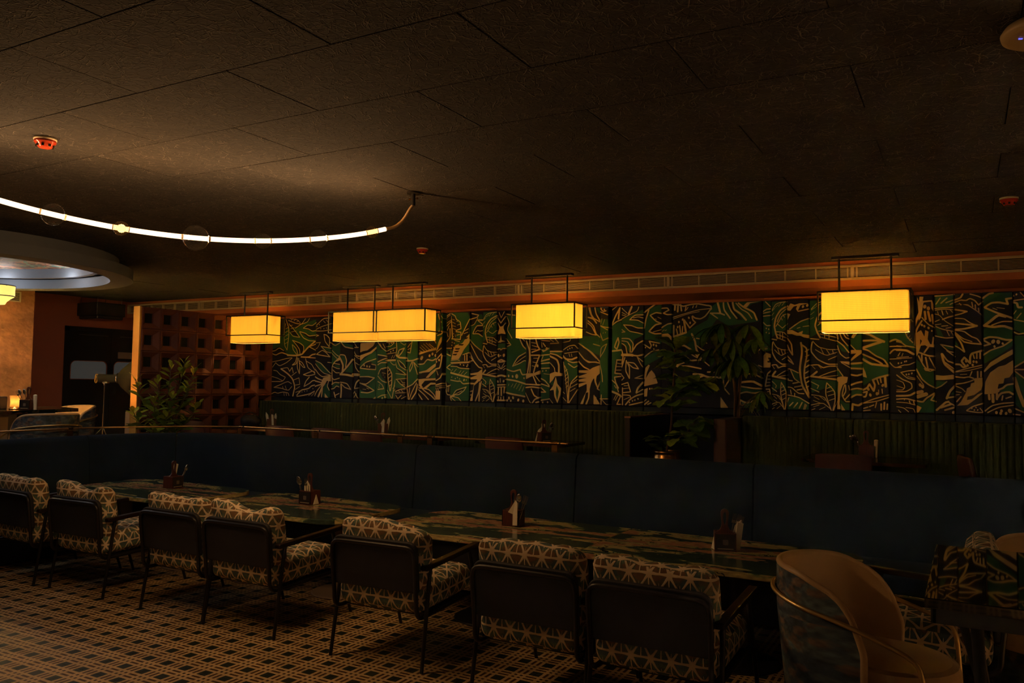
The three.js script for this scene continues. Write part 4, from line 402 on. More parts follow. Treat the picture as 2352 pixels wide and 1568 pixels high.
// ------------------------------------------------------------------ hanging neon tube with glass bubbles
{
  const A = V(-3.15, 0, -4.28), D = V(-1.2, 0, 1.95), Y = (t) => 2.413 + 0.62 * (t - 0.6) ** 2 + 0.5 * Math.max(0, Math.abs(t - 0.6) - 0.4) ** 2, pt = (t) => V(A.x + D.x * t, Y(t), A.z + D.z * t);
  const t0 = thing('neon_swag_lamp', 'glowing neon tube swagging under the ceiling, threaded through clear glass bubbles', 'ceiling lamp', [0, 0, 0]);
  const glow = new THREE.MeshStandardMaterial({ color: 0x332211, emissive: lin(1.0, 0.62, 0.34), emissiveIntensity: 3.2 }), dull = std(lin(0.62, 0.46, 0.28), 0.5);
  const T0 = 0.085, T1 = 1.115, N = 10;
  for (let i = 0; i < N; i++) {
    const a = T0 + (T1 - T0) * i / N, b = T0 + (T1 - T0) * (i + 1) / N, m = (a + b) / 2, c = pt(m), pts = [-0.03, 0.25, 0.5, 0.75, 1.03].map((k) => pt(a + (b - a) * k).sub(c));
    const s = obj('glowing_tube', tube(pts, 0.014, 8, 10), glow, t0); s.position.copy(c); s.castShadow = false;
    const l = new THREE.PointLight(TUBE, TUBE_CD, 0, 2); l.castShadow = true; l.shadow.radius = 1.5; l.name = 'tube_light'; s.add(l);
  }
  for (const s of [0, 1]) {
    const q = (t) => pt(s ? 1.2 - t : t), e = q(0.0), top = V(e.x, CEIL, e.z);
    obj('tube_end', tube([q(T0), q(0.055), V(e.x + (q(0.03).x - e.x), Y(0.03) + 0.03, q(0.03).z), V(e.x, 2.735, e.z).lerp(V(q(0.01).x, 2.735, q(0.01).z), 1), V(e.x, 2.765, e.z)], 0.0105, 20, 10), dull, t0);
    const h = obj('end_holder', [rod(V(e.x, 2.76, e.z), V(e.x, 2.84, e.z), 0.014), at(new THREE.CylinderGeometry(0.045, 0.045, 0.012, 20), top.x, CEIL - 0.006, top.z)], M.blackMetal, t0);
    for (const k of [-1, 1]) obj('wing_nut', at(new THREE.ConeGeometry(0.008, 0.02, 8), e.x + k * 0.024, 2.806, e.z, 0, 0, k * Math.PI / 2), M.brass, h);
  }
  const bub = phys(lin(1, 1, 1), 0.02, { transmission: 1, thickness: 0, ior: 1.45 }), amber = phys(lin(1.0, 0.78, 0.42), 0.02, { transmission: 1, thickness: 0, ior: 1.45 });
  for (const [t, r, m] of [[0.895, 0.058, bub], [0.752, 0.040, amber], [0.582, 0.072, bub], [0.418, 0.046, bub], [0.272, 0.054, bub], [0.122, 0.037, amber]]) {
    const c = pt(t), b = obj('glass_bubble', new THREE.SphereGeometry(r, 32, 20), m, t0); b.position.copy(c); b.castShadow = false;
    const d = pt(t + 0.01).sub(pt(t - 0.01)).normalize(); for (const k of [-1, 1]) obj('bubble_collar', rod(d.clone().multiplyScalar(k * r * 0.96), d.clone().multiplyScalar(k * r * 1.1), 0.017, 0.016, 12), M.cream, b);
  }
}

// ------------------------------------------------------------------ two-step round ceiling drop with a hidden white light
{
  const c = [-8.75, -4.1], R = 1.76, t = thing('ceiling_ring', 'large round grey two-step ceiling drop with hidden white light and painted centre', 'ceiling ring', [c[0], 0, c[1]]);
  const ringProf = (ri, ro, y0, y1) => lathe([[ri, y0], [ro, y0], [ro, y1], [ri, y1], [ri, y0]], 96);
  obj('lower_step', boxUV(toCreasedNormals(ringProf(R - 0.22, R, 2.63, 2.735), 0.5)), M.ringGrey, t);
  obj('upper_step', boxUV(toCreasedNormals(ringProf(R - 0.36, R - 0.14, 2.735, CEIL), 0.5)), M.ringGrey, t);
  const floral = ctex(canvas(1024, 1024, (g, w) => {
    g.fillStyle = css(0.05, 0.04, 0.035); g.fillRect(0, 0, w, w); let s2 = 3; const q = () => { s2 = (s2 * 1103515245 + 12345) & 0x7fffffff; return s2 / 0x7fffffff; };
    for (let i = 0; i < 420; i++) { const x = q() * w, y = q() * w, n = 4 + Math.floor(q() * 4), r = 18 + q() * 46, col = q(); g.fillStyle = col < 0.55 ? css(0.34, 0.15, 0.075) : col < 0.8 ? css(0.22, 0.19, 0.15) : css(0.07, 0.20, 0.16); for (let k = 0; k < n; k++) { g.save(); g.translate(x, y); g.rotate(6.283 * k / n + q()); g.beginPath(); g.ellipse(r * 0.6, 0, r * 0.55, r * 0.16, 0, 0, 7); g.fill(); g.restore(); } }
  }));
  obj('painted_centre', boxUV(at(new THREE.CylinderGeometry(R - 0.36, R - 0.36, 0.01, 96), 0, CEIL - 0.006, 0), 0.5), std(0xffffff, 0.7, 0, { map: floral }), t);
  const glow = new THREE.MeshStandardMaterial({ color: 0x222222, emissive: lin(0.95, 0.95, 1.0), emissiveIntensity: 2.2 });
  const lip = lathe([[R - 0.235, 2.752], [R - 0.225, 2.752], [R - 0.225, 2.762], [R - 0.235, 2.762], [R - 0.235, 2.752]], 96); obj('light_strip', lip, glow, t);
  obj('strip_ledge', toCreasedNormals(lathe([[R - 0.30, 2.735], [R - 0.2, 2.735], [R - 0.2, 2.75], [R - 0.30, 2.75], [R - 0.30, 2.735]], 96), 0.5), M.ringGrey, t);
  for (let k = 0; k < 10; k++) { const a = 6.283 * (k + 0.5) / 10, l = new THREE.PointLight(lin(0.97, 0.97, 1.0), RING_CD, 0, 2); l.position.set(Math.cos(a) * (R - 0.45), 2.70, Math.sin(a) * (R - 0.45)); l.castShadow = true; l.shadow.radius = 5; l.name = 'strip_light'; t.add(l); }
}

// ------------------------------------------------------------------ flared drum pendant over the far high table, then unseen ones placed to light chairs and orange wall
{
  const mat = phys(lin(0.85, 0.68, 0.36), 1, { transmission: 0.6, thickness: 0, side: THREE.DoubleSide }), pale = phys(lin(0.85, 0.82, 0.76), 1, { transmission: 0.7, thickness: 0, side: THREE.DoubleSide });
  const drum = (label, x, z, cd, fill) => {
    const t = thing('drum_pendant', label, 'pendant lamp', [x, 2.36, z], 0);
    obj('shade', lathe([[0.155, 0.195], [0.155, 0.085], [0.15, 0.08], [0.12, 0.06], [0.085, 0.03], [0.068, 0.0]].reverse(), 40), fill ? pale : mat, t);
    obj('unseen_lid', lathe([[0, 0.196], [0.156, 0.196], [0.156, 0.200], [0, 0.200]], 32), M.black, t);  // unseen lid, placed to keep lamp light off the ceiling
    obj('rim', [at(new THREE.TorusGeometry(0.156, 0.005, 8, 40), 0, 0.195, 0, 0, Math.PI / 2), at(new THREE.TorusGeometry(0.154, 0.005, 8, 40), 0, 0.085, 0, 0, Math.PI / 2)], M.blackMetal, t);
    obj('spider', [rod(V(-0.155, 0.19, 0), V(0.155, 0.19, 0), 0.004), rod(V(0, 0.19, -0.155), V(0, 0.19, 0.155), 0.004)], M.blackMetal, t);
    obj('rod', rod(V(0, 0.19, 0), V(0, CEIL - 2.36, 0), 0.006), M.blackMetal, t); bulb(t, 0, 0.12, 0, 0.03, cd, fill ? FILL : LAMP, 6); return t;
  };
  drum('flared drum pendant glowing yellow at the picture edge, under the grey ceiling ring', -8.81, -4.74, 0.6);
  drum('unseen flared drum pendant behind the viewer, placed to light the chair row', -2.9, 1.5, FILL_CD, true);  // this and the next are unseen, lighting the chairs from the front
  drum('unseen flared drum pendant behind the viewer, placed to light the last chairs', 1.7, 1.2, FILL_CD, true);
  drum('unseen flared drum pendant beyond the tall dark table, placed to light the tub chair', 2.3, -3.7, 50, true);  // unseen lamp, brightens the tan inside of the tub chair
  drum('unseen flared drum pendant out of the picture, placed to light the orange wall', -10.25, -5.2, 330);  // unseen lamp, brightens the orange plaster
}
// smoke detectors and the wireless unit on the ceiling
{
  const red = phys(lin(0.55, 0.055, 0.018), 0.22, { clearcoat: 0.6 });
  const t = thing('smoke_detector', 'red smoke detector near the neon tube, catching its light', 'smoke detector', [-4.18, CEIL, -2.45], 0, 'red smoke detectors on the ceiling');
  obj('base', lathe([[0, 0], [0.054, 0], [0.055, -0.008], [0.054, -0.014], [0, -0.014]].reverse()), M.cream, t);
  obj('body', toCreasedNormals(lathe([[0.052, -0.014], [0.053, -0.024], [0.046, -0.032], [0.034, -0.048], [0.030, -0.052], [0, -0.053]].reverse()), 0.5), red, t);
  obj('chamber', [0, 1, 2, 3, 4, 5, 6, 7].map((k) => at(box(0.004, 0.018, 0.012), Math.cos(k * 0.785) * 0.041, -0.040, Math.sin(k * 0.785) * 0.041, -k * 0.785)), M.black, t);
  dup(t, [-4.39, CEIL, -6.12], 0, 'red smoke detector on the dark ceiling just past the tube end');
  dup(t, [0.262, CEIL, -6.10], 0, 'red smoke detector alone on the dark ceiling, beyond the wireless unit');
  const a = thing('wireless_unit', 'round cream wireless unit on the ceiling with a tiny blue light', 'ceiling device', [0.262, CEIL, -3.22]);
  obj('body', lathe([[0, 0], [0.09, 0], [0.13, -0.012], [0.142, -0.03], [0.138, -0.045], [0.12, -0.055], [0, -0.06]].reverse(), 48), std(lin(0.50, 0.37, 0.20), 0.5), a);
  obj('mount', lathe([[0, 0.0], [0.10, 0.0], [0.10, -0.008], [0, -0.008]].reverse()), M.cream, a);
  obj('badge', at(new THREE.TorusGeometry(0.03, 0.004, 8, 24), 0, -0.060, 0.0, 0, Math.PI / 2), M.cream, a);
  obj('status_light', at(box(0.012, 0.004, 0.004), -0.083, -0.0575, 0.035, 0.3), new THREE.MeshStandardMaterial({ color: 0x000010, emissive: lin(0.12, 0.12, 1), emissiveIntensity: 1.5 }), a);
}
// hanging black air unit by the door
{
  const t = thing('black_air_unit', 'black boxy unit hanging under the ceiling above the dark double door', 'air unit', [-11.72, 2.54, -7.86]);
  obj('housing', span(-0.25, 0.25, 0.02, 0.22, -0.24, 0.24, 0.012), std(lin(0.014, 0.014, 0.015), 0.35), t);
  obj('lower_tray', span(-0.23, 0.23, -0.03, 0.03, -0.22, 0.22, 0.02), std(lin(0.03, 0.03, 0.032), 0.25), t);
  for (const [x, z] of [[-0.2, -0.2], [0.2, -0.2], [0.2, 0.2], [-0.2, 0.2]]) obj('hanger_rod', rod(V(x, 0.2, z), V(x, 0.31, z), 0.005), M.steel, t);
  obj('status_light', at(new THREE.SphereGeometry(0.008, 8, 6), 0.252, 0.0, 0.12), M.steel, t);
}

// ------------------------------------------------------------------ terracotta block screen with its brass post
{
  const X = -9.24, T = 0.12, C = 0.284, t = thing('block_screen', 'terracotta screen of square funnel blocks standing out from the fabric wall', 'screen', [0, 0, 0]);
  const h = C / 2 - 0.002, a = 0.064, d = 0.055, pos = [], idx = [];
  const ring = (s, x) => { const k = pos.length / 3; pos.push(x, -s, -s, x, -s, s, x, s, s, x, s, -s); return k; };
  const join = (p, q) => { for (let i = 0; i < 4; i++) { const j = (i + 1) % 4; idx.push(p + i, p + j, q + i, q + i, p + j, q + j); } };
  const r0 = ring(h, -0.086), r1 = ring(h, -0.004), r2 = ring(h - 0.004, 0), r3 = ring(h - 0.016, 0), r4 = ring(a, -d), r5 = ring(a, -0.086); join(r0, r1); join(r1, r2); join(r2, r3); join(r3, r4); join(r4, r5); join(r5, r0);
  const g0 = new THREE.BufferGeometry(); g0.setAttribute('position', new THREE.Float32BufferAttribute(pos, 3)); g0.setIndex(idx); const g = toCreasedNormals(boxUV(g0), 0.2);
  const tones = [1, 0.9, 1.1].map((k) => { const m = M.terracotta.clone(); m.color.multiplyScalar(k); return m; });
  for (let i = 0; i < 8; i++) for (let j = 0; j < 8; j++) { const b = obj('block', g, tones[Math.floor(rnd() * 3)], t); b.position.set(X, 2.53 - C * (j + 0.5) + 0.005, -6.765 - C * (i + 0.5)); }
  obj('hole_shade_board', span(X - 0.098, X - 0.088, 0.31, 2.52, -9.03, -6.77), M.void, t);  // black sheet added to give the block holes their shade
  obj('brass_post', span(-9.378, -9.25, 0.3, 2.54, -6.765, -6.735, 0.004), M.brassSatin, t);
  obj('foot_block', span(-9.36, X, 0.3, 0.3 + 0.003, -9.03, -6.77), M.terracotta, t);
}
tag(obj('low_partition', span(-9.56, -9.39, 0.3, 1.175, -6.9, -6.8, 0.006), std(lin(0.30, 0.19, 0.12), 0.7)), 'short plain tan partition end beside the foot of the brass post', 'partition');

// ------------------------------------------------------------------ upholstery fabrics
const blueVelvet = phys(lin(0.0075, 0.016, 0.030), 0.95, { specularIntensity: 0.4, sheen: 0.4, sheenRoughness: 0.5, sheenColor: lin(0.04, 0.09, 0.17), bumpMap: rep(grain, 8), bumpScale: 0.0006 });
const greenVelvet = phys(lin(0.034, 0.047, 0.013), 0.85, { sheen: 0.4, sheenRoughness: 0.5, sheenColor: lin(0.07, 0.095, 0.03), bumpMap: rep(grain, 8), bumpScale: 0.0006 });
const walnut = dtex(256, 512, (u, v) => { const n = fbm(u * 10, v * 2, 2, 4), k = 0.7 + 0.6 * n * (0.7 + 0.3 * Math.sin(u * 90 + 8 * n)); return [0.36 * k, 0.20 * k, 0.13 * k]; });
M.walnut = std(0xffffff, 0.42, 0, { map: rep(walnut, 4) });
M.darkWood = std(new THREE.Color(0.16, 0.15, 0.15), 0.4, 0, { map: rep(walnut, 3) });
// star-lattice print
const lattice = (() => {
  const W = 1024, H = 768, cx = W / 4, cy = H / 4, noise = (x, y, s) => fbm(x * s, y * s, s, 3);
  const c = canvas(W, H, (g) => {
    for (let j = 0; j < H; j += 8) for (let i = 0; i < W; i += 8) { const n = noise(i / W, j / H, 8), m = noise(i / W + 0.3, j / H + 0.7, 6); const col = n > 0.54 ? [0.12, 0.17, 0.115] : m > 0.52 ? [0.22, 0.13, 0.065] : m < 0.38 ? [0.09, 0.13, 0.125] : [0.15, 0.14, 0.085]; g.fillStyle = css(...col.map((k) => k * (0.75 + 0.5 * n))); g.fillRect(i, j, 8, 8); }
    g.fillStyle = css(0.78, 0.62, 0.41);
    const seg = (x0, y0, x1, y1, w0, wm, w1) => { for (const [ox, oy] of [[0, 0], [W, 0], [-W, 0], [0, H], [0, -H]]) { const dx = x1 - x0, dy = y1 - y0, L = Math.hypot(dx, dy), nx = -dy / L, ny = dx / L, up = [], dn = []; for (let k = 0; k <= 6; k++) { const t = k / 6, w = t < 0.5 ? w0 + (wm - w0) * Math.pow(t * 2, 0.6) : wm + (w1 - wm) * Math.pow(t * 2 - 1, 1.7), j = (hash2(Math.round(x0 + t * 37), Math.round(y1 + k * 11)) - 0.5) * 4; up.push([x0 + dx * t + nx * (w + j) + ox, y0 + dy * t + ny * (w + j) + oy]); dn.unshift([x0 + dx * t - nx * (w - j) + ox, y0 + dy * t - ny * (w - j) + oy]); } g.beginPath(); [...up, ...dn].forEach(([x, y], i) => (i ? g.lineTo(x, y) : g.moveTo(x, y))); g.closePath(); g.fill(); } };
    for (let j = 0; j < 4; j++) for (let i = 0; i < 4; i++) {
      const x = (i + (j % 2 ? 0.5 : 0)) * cx, y = j * cy; seg(x, y, x + cx, y, 24, 12, 24); seg(x, y, x + cx / 2, y + cy, 25, 12, 25); seg(x, y, x - cx / 2, y + cy, 25, 12, 25); seg(x, y, x, y + cy * 0.98, 15, 7, 10); seg(x, y, x, y - cy * 0.5, 12, 4, 2);
    }
  });
  const b = canvas(256, 192, (g) => { g.drawImage(c, 0, 0, 256, 192); });
  return { map: ctex(c), bump: ctex(b, true, false) };
})();
const SX = 1 / 0.38, SY = 1 / 0.295;
M.lattice = phys(lin(1, 1, 1), 0.9, { specularIntensity: 0.3, map: rep(lattice.map, SX, SY), bumpMap: rep(lattice.bump, SX, SY), bumpScale: 0.004 });

// ------------------------------------------------------------------ low lounge chairs (front looks along -z, rear feet at z = 0)
function backCushion(kind) {
  return pillow(0.585, 0.385, 0.125, 0.05, 18, [0.004, 0.012, 0.022], (q, u) => {
    const t = (u[1] + 1) / 2; q[2] += 0.045 * t * t - 0.0 * t;
    if (kind === 1) q[1] -= 0.055 * t * Math.exp(-(((q[0] - 0.06) / 0.13) ** 2)) - 0.012 * t * Math.exp(-(((q[0] + 0.25) / 0.1) ** 2));
    if (kind === 2) { q[1] -= 0.05 * t * Math.max(0, u[0] * 0.8 + 0.1); q[0] += 0.03 * t; }
    if (kind === 3) { q[1] -= 0.022 * t * Math.exp(-(((q[0] - 0.05) / 0.18) ** 2)); }
    q[1] += 0.004 * Math.sin(q[0] * 40) * t * t;
  });
}
const backShapes = [0, 1, 2, 3].map(backCushion);
function makeChair(label) {
  const t = thing('lounge_chair', label, 'armchair', [0, 0, 0], 0, 'patterned lounge chairs along the marble tables');
  const seat = pillow(0.575, 0.155, 0.60, 0.05, 18, [0.006, 0.028, 0.004]); seat.rotateX(0.05);
  obj('seat_cushion', at(seat, 0, 0.395, -0.315), M.lattice, t);
  obj('back_cushion', at(backShapes[0], 0, 0.615, -0.085), M.lattice, t).rotation.x = 0;
  // bent tube frame: up one side, over the top, down the other, hooking forward into the seat rails
  const side = (s) => [V(s * 0.283, 0.305, -0.64), V(s * 0.283, 0.296, -0.35), V(s * 0.283, 0.287, -0.09), V(s * 0.283, 0.292, -0.02), V(s * 0.283, 0.325, 0.012), V(s * 0.283, 0.40, 0.020), V(s * 0.285, 0.55, 0.038), V(s * 0.285, 0.625, 0.046), V(s * 0.275, 0.665, 0.050), V(s * 0.240, 0.683, 0.052)];
  const loop = [...side(-1), V(-0.12, 0.686, 0.053), V(0.12, 0.686, 0.053), ...side(1).reverse()];
  obj('back_frame', tube(loop, 0.0125, 110, 10, false, 0.4), M.blackMetal, t);
  const panel = new THREE.ExtrudeGeometry(shapeOf(roundRect(-0.29, 0.29, 0.43, 0.715, 0.055, 6, [0.3, 0.3, 1, 1])), { depth: 0.012, bevelEnabled: true, bevelSize: 0.008, bevelThickness: 0.008, bevelSegments: 3, bevelOffset: -0.008, curveSegments: 8 });
  panel.translate(0, -0.43, 0); panel.rotateX(0.10); panel.translate(0, 0.43, -0.004); obj('back_panel', boxUV(panel), std(lin(0.013, 0.012, 0.012), 0.7), t);
  obj('seat_frame', [rod(V(-0.283, 0.29, -0.10), V(0.283, 0.29, -0.10), 0.010), rod(V(-0.283, 0.304, -0.60), V(0.283, 0.304, -0.60), 0.010), span(-0.275, 0.275, 0.298, 0.306, -0.60, -0.08)], M.blackMetal, t);
  for (const s of [-1, 1]) {
    const arm = new THREE.ExtrudeGeometry(shapeOf(roundRect(-0.63, 0.0, -0.015, 0.015, 0.012, 4)), { depth: 0.034, bevelEnabled: true, bevelSize: 0.005, bevelThickness: 0.005, bevelSegments: 2, bevelOffset: -0.005 });
    arm.rotateY(-Math.PI / 2); arm.translate(0.017, 0, 0); arm.rotateX(0.055); arm.translate(s * 0.306, 0.565, -0.015);
    obj('armrest', boxUV(arm), M.darkWood, t);
    obj('leg', rod(V(s * 0.306, 0.555, -0.085), V(s * 0.315, 0, 0), 0.0125, 0.0105), M.blackMetal, t);
    obj('leg', rod(V(s * 0.306, 0.585, -0.53), V(s * 0.315, 0, -0.73), 0.0125, 0.0105), M.blackMetal, t);
    obj('side_bracket', rod(V(s * 0.283, 0.29, -0.05), V(s * 0.31, 0.29, -0.045), 0.009), M.blackMetal, t); obj('side_bracket', rod(V(s * 0.283, 0.303, -0.60), V(s * 0.31, 0.303, -0.625), 0.009), M.blackMetal, t);
  }
  return t;
}
{
  const c0 = makeChair('patterned lounge chair cut by the picture edge, first of the row');
  c0.position.set(-6.60, 0, -3.75); c0.rotation.y = -0.02; c0.children[1].geometry = at(backShapes[3], 0, 0.625, -0.085);
  const rest = [[-5.80, -3.77, 0.02, 1, 'patterned lounge chair second in the row, back cushion sagging toward its armrest'], [-4.745, -3.775, 0, 3, 'patterned lounge chair third in the row, behind the caddy table at the sofa corner'], [-4.075, -3.75, 0.01, 1, 'patterned lounge chair fourth in the row, back cushion deeply dented in the middle'], [-2.955, -3.735, 0.05, 2, 'patterned lounge chair standing alone fifth in the row, cushion slumping to one side'], [-1.905, -3.585, 0.0, 0, 'patterned lounge chair sixth in the row, its back cushion level along the top'], [-1.25, -3.54, -0.01, 3, 'patterned lounge chair last in the row, bare dark armrest beside the blue tub chair']];
  for (const [x, z, a, k, label] of rest) { const c = dup(c0, [x, 0, z], a, label); c.children[1].geometry = at(backShapes[k], 0, 0.615, -0.085); }
  const c8 = dup(c0, [0.11, 0, -4.71], Math.PI / 2, 'patterned lounge chair turned sideways beyond the tub chair, half hidden by the tall table'); c8.children[1].geometry = at(backShapes[0], 0, 0.67, -0.085);
}

// ------------------------------------------------------------------ marble tables in front of the blue sofa
const marbleTex = (dark) => dtex(1024, 512, (u, v) => {
  const w = fbm(u * 5, v * 5, 5, 5), w2 = fbm(u * 5 + 1.7, v * 5 + 0.3, 5, 4), n = fbm(u * 9 + w * 2.6, v * 11 + w2 * 2.6, 9, 5), m = fbm(u * 8 + w2 * 2.4, v * 10 + w * 2.4, 8, 5), f = fbm(u * 60, v * 90, 30, 3);
  let c = n > 0.52 ? [0.84, 0.77, 0.53] : n > 0.475 ? [0.68, 0.71, 0.49] : n > 0.42 ? [0.36, 0.46, 0.36] : [0.27, 0.35, 0.31]; if (m > 0.55 && n > 0.42) c = [0.80, 0.60, 0.46]; if (Math.abs(m - 0.455) < 0.012) c = [0.10, 0.14, 0.13];
  const k = (0.72 + 0.56 * f) * dark; return c.map((q) => q * k);
});
const marble = marbleTex(1);
M.marble = phys(lin(0.8, 0.8, 0.8), 0.16, { map: rep(marble, 0.5, 1.1) });
M.beigeBase = std(lin(0.34, 0.24, 0.15), 0.6);
function marbleTable(label, x, z, L, W, corners, baseMat, bases) {
  const t = thing('marble_table', label, 'table', [x, 0, z], 0, 'long green marble tables before the blue sofa');
  obj('tabletop', slab(roundRect(-L / 2, L / 2, -W / 2, W / 2, 0.22, 10, corners), 0.585, 0.036, 0.005), M.marble, t);
  obj('under_plate', slab(roundRect(-L / 2 + 0.1, L / 2 - 0.1, -W / 2 + 0.1, W / 2 - 0.1, 0.15), 0.573, 0.012), M.blackMetal, t);
  for (const bx of bases) { const b = obj('base', [at(lathe([[0, 0], [0.225, 0], [0.228, 0.006], [0.215, 0.016], [0.07, 0.024], [0, 0.024]].reverse(), 40), bx, 0, 0)], baseMat, t); obj('column', at(new THREE.CylinderGeometry(0.062, 0.062, 0.56, 28), bx, 0.30, 0), baseMat, b); }
  return t;
}
// corner order of roundRect in plan: (x0,z0) (x1,z0) (x1,z1) (x0,z1)
marbleTable('green marble table tucked into the corner of the blue sofa, rounded ends', -6.33, -4.86, 1.58, 0.90, [1, 1, 1, 1], M.beigeBase, [-0.45, 0.45]);
marbleTable('green marble table on a pale column, second from the sofa corner', -4.60, -4.86, 1.48, 0.90, [1, 1, 1, 1], M.beigeBase, [-0.45, 0.42]);
marbleTable('green marble table third from the sofa corner, one rounded end beside a gap', -2.79, -4.87, 1.54, 0.92, [1, 0, 0, 1], M.black, [-0.1]);  // black base here and below stands in for shadow under the table
marbleTable('green marble table nearest the blue tub chair, butted end to end with its neighbour', -1.27, -4.87, 1.49, 0.92, [0, 1, 1, 0], M.black, [0.1]);

// ------------------------------------------------------------------ blue L-shaped sofa
{
  const t = thing('blue_banquette', 'long dark blue velvet sofa curving round a corner behind the marble tables', 'sofa', [0, 0, 0]);
  const arc = (cx, cz, r, a0, a1, n = 14) => Array.from({ length: n + 1 }, (_, i) => { const a = a0 + (a1 - a0) * i / n; return [cx + r * Math.cos(a), cz + r * Math.sin(a)]; });
  // back line: left arm at x = -7.55 going away, arc, then along z = -6.05
  const R = 0.95, cx = -7.55 + R, cz = -6.05 + R, line = (r) => ({ arm: [[cx - r, -1.6], [cx - r, cz]], bend: arc(cx, cz, r, Math.PI, 1.5 * Math.PI), run: (a, b) => [[a, cz - r], [b, cz - r]] });
  const back = roundRect(-0.17, 0, 0.44, 1.035, 0.055, 6, [0.4, 0.4, 1, 1]).map(([o, y]) => [o - 0.012 * Math.sin((y - 0.44) / 0.595 * Math.PI) * 0 + (o > -0.08 ? -0.05 * (y - 0.44) / 0.6 : 0), y]);
  const b0 = line(R - 0.02), pieces = [[[cx - R + 0.02, -1.6], [cx - R + 0.02, -3.2]], [[cx - R + 0.02, -3.21], [cx - R + 0.02, cz + 0.1]], [[cx - R + 0.02, cz + 0.09], ...arc(cx, cz, R - 0.02, Math.PI, 1.25 * Math.PI, 8)], [...arc(cx, cz, R - 0.02, 1.253 * Math.PI, 1.5 * Math.PI, 8)], [[cx, -6.03], [-4.39, -6.03]], [[-4.375, -6.03], [-2.79, -6.03]], [[-2.775, -6.03], [-1.37, -6.03]], [[-1.355, -6.03], [1.6, -6.03]]];
  for (const p of pieces) {
    // slightly rounded ends: the last centimetres shrink
    const a = p[0], b = p[p.length - 1]; obj('back_cushion', sweep(p, back), blueVelvet, t);
  }
  const seatProf = roundRect(0, 0.50, 0.30, 0.475, 0.045, 5);
  const base = [[0.0, 0.02], [0.40, 0.02], [0.44, 0.30], [0.0, 0.30]];
  const inner = (r) => [[cx - R + 0.02, -1.6], [cx - R + 0.02, cz], ...arc(cx, cz, R - 0.02, Math.PI, 1.5 * Math.PI), [1.6, -6.03]];
  const flip = (pr) => pr.map(([o, y]) => [o, y]);
  obj('plinth', sweep(inner(), flip(base)), std(lin(0.012, 0.014, 0.020), 0.7), t);
  const segs = [[[cx - R + 0.02, -1.6], [cx - R + 0.02, cz]], [[cx - R + 0.02, cz - 0.005], ...arc(cx, cz, R - 0.02, Math.PI, 1.5 * Math.PI)], [[cx + 0.01, -6.03], [-4.39, -6.03]], [[-4.38, -6.03], [-2.79, -6.03]], [[-2.78, -6.03], [-1.37, -6.03]], [[-1.36, -6.03], [1.6, -6.03]]];
  for (const s of segs) obj('seat_cushion', sweep(s, flip(seatProf)), blueVelvet, t);
  obj('brass_trim', sweep([[cx, -6.03], [1.6, -6.03]], [[0.44, 0.296], [0.446, 0.296], [0.446, 0.302], [0.44, 0.302]]), M.copper, t);
  obj('hole_shade_board', sweep(inner(), roundRect(-0.24, -0.172, 0.02, 1.0, 0.01, 2)), std(lin(0.03, 0.02, 0.015), 0.6), t);
  // brass guard rail on flat posts
  const r = thing('brass_guard_rail', 'slim brass guard rail on flat posts running behind the blue sofa back', 'railing', [0, 0, 0]);
  const RY = 1.105, rx = -7.66, rz = -6.20, pts = [V(rx, RY, -1.5), V(rx, RY, -3.2), V(rx, RY, -5.02), V(rx + 0.04, RY, -5.22), V(rx + 0.40, RY, -5.85), V(rx + 0.85, RY, rz), V(rx + 1.1, RY, rz), V(-5, RY, rz), V(-2.92, RY, rz)];
  const path = new THREE.CurvePath(); for (let i = 0; i < pts.length - 1; i++) path.add(new THREE.LineCurve3(pts[i], pts[i + 1])); const even = Array.from({ length: 61 }, (_, i) => path.getPoint(i / 60));
  obj('rail', tube(even, 0.0085, 160, 8), std(lin(0.85, 0.50, 0.20), 0.34, 1), r);
  for (const [x, z] of [[-6.79, rz], [-5.71, rz], [-4.66, rz], [-4.32, rz], [-3.04, rz]]) { const p = obj('post', [span(x - 0.026, x + 0.026, 0.30, RY - 0.016, z - 0.006, z + 0.006)], M.brass, r); obj('saddle', at(new THREE.CylinderGeometry(0.012, 0.012, 0.05, 14), x, RY, z, 0, 0, Math.PI / 2), M.brass, p); obj('collar', at(new THREE.CylinderGeometry(0.0115, 0.0115, 0.012, 14), x + 0.05, RY, z, 0, 0, Math.PI / 2), M.black, p); }
  for (const z of [-4.86, -3.3]) { const p = obj('post', [span(rx - 0.006, rx + 0.006, 0.30, RY - 0.016, z - 0.026, z + 0.026)], M.brass, r); obj('saddle', at(new THREE.CylinderGeometry(0.012, 0.012, 0.05, 14), rx, RY, z, 0, Math.PI / 2), M.brass, p); }
  obj('end_cap', at(new THREE.SphereGeometry(0.0125, 12, 8), -2.92, RY, rz), M.brass, r);
}

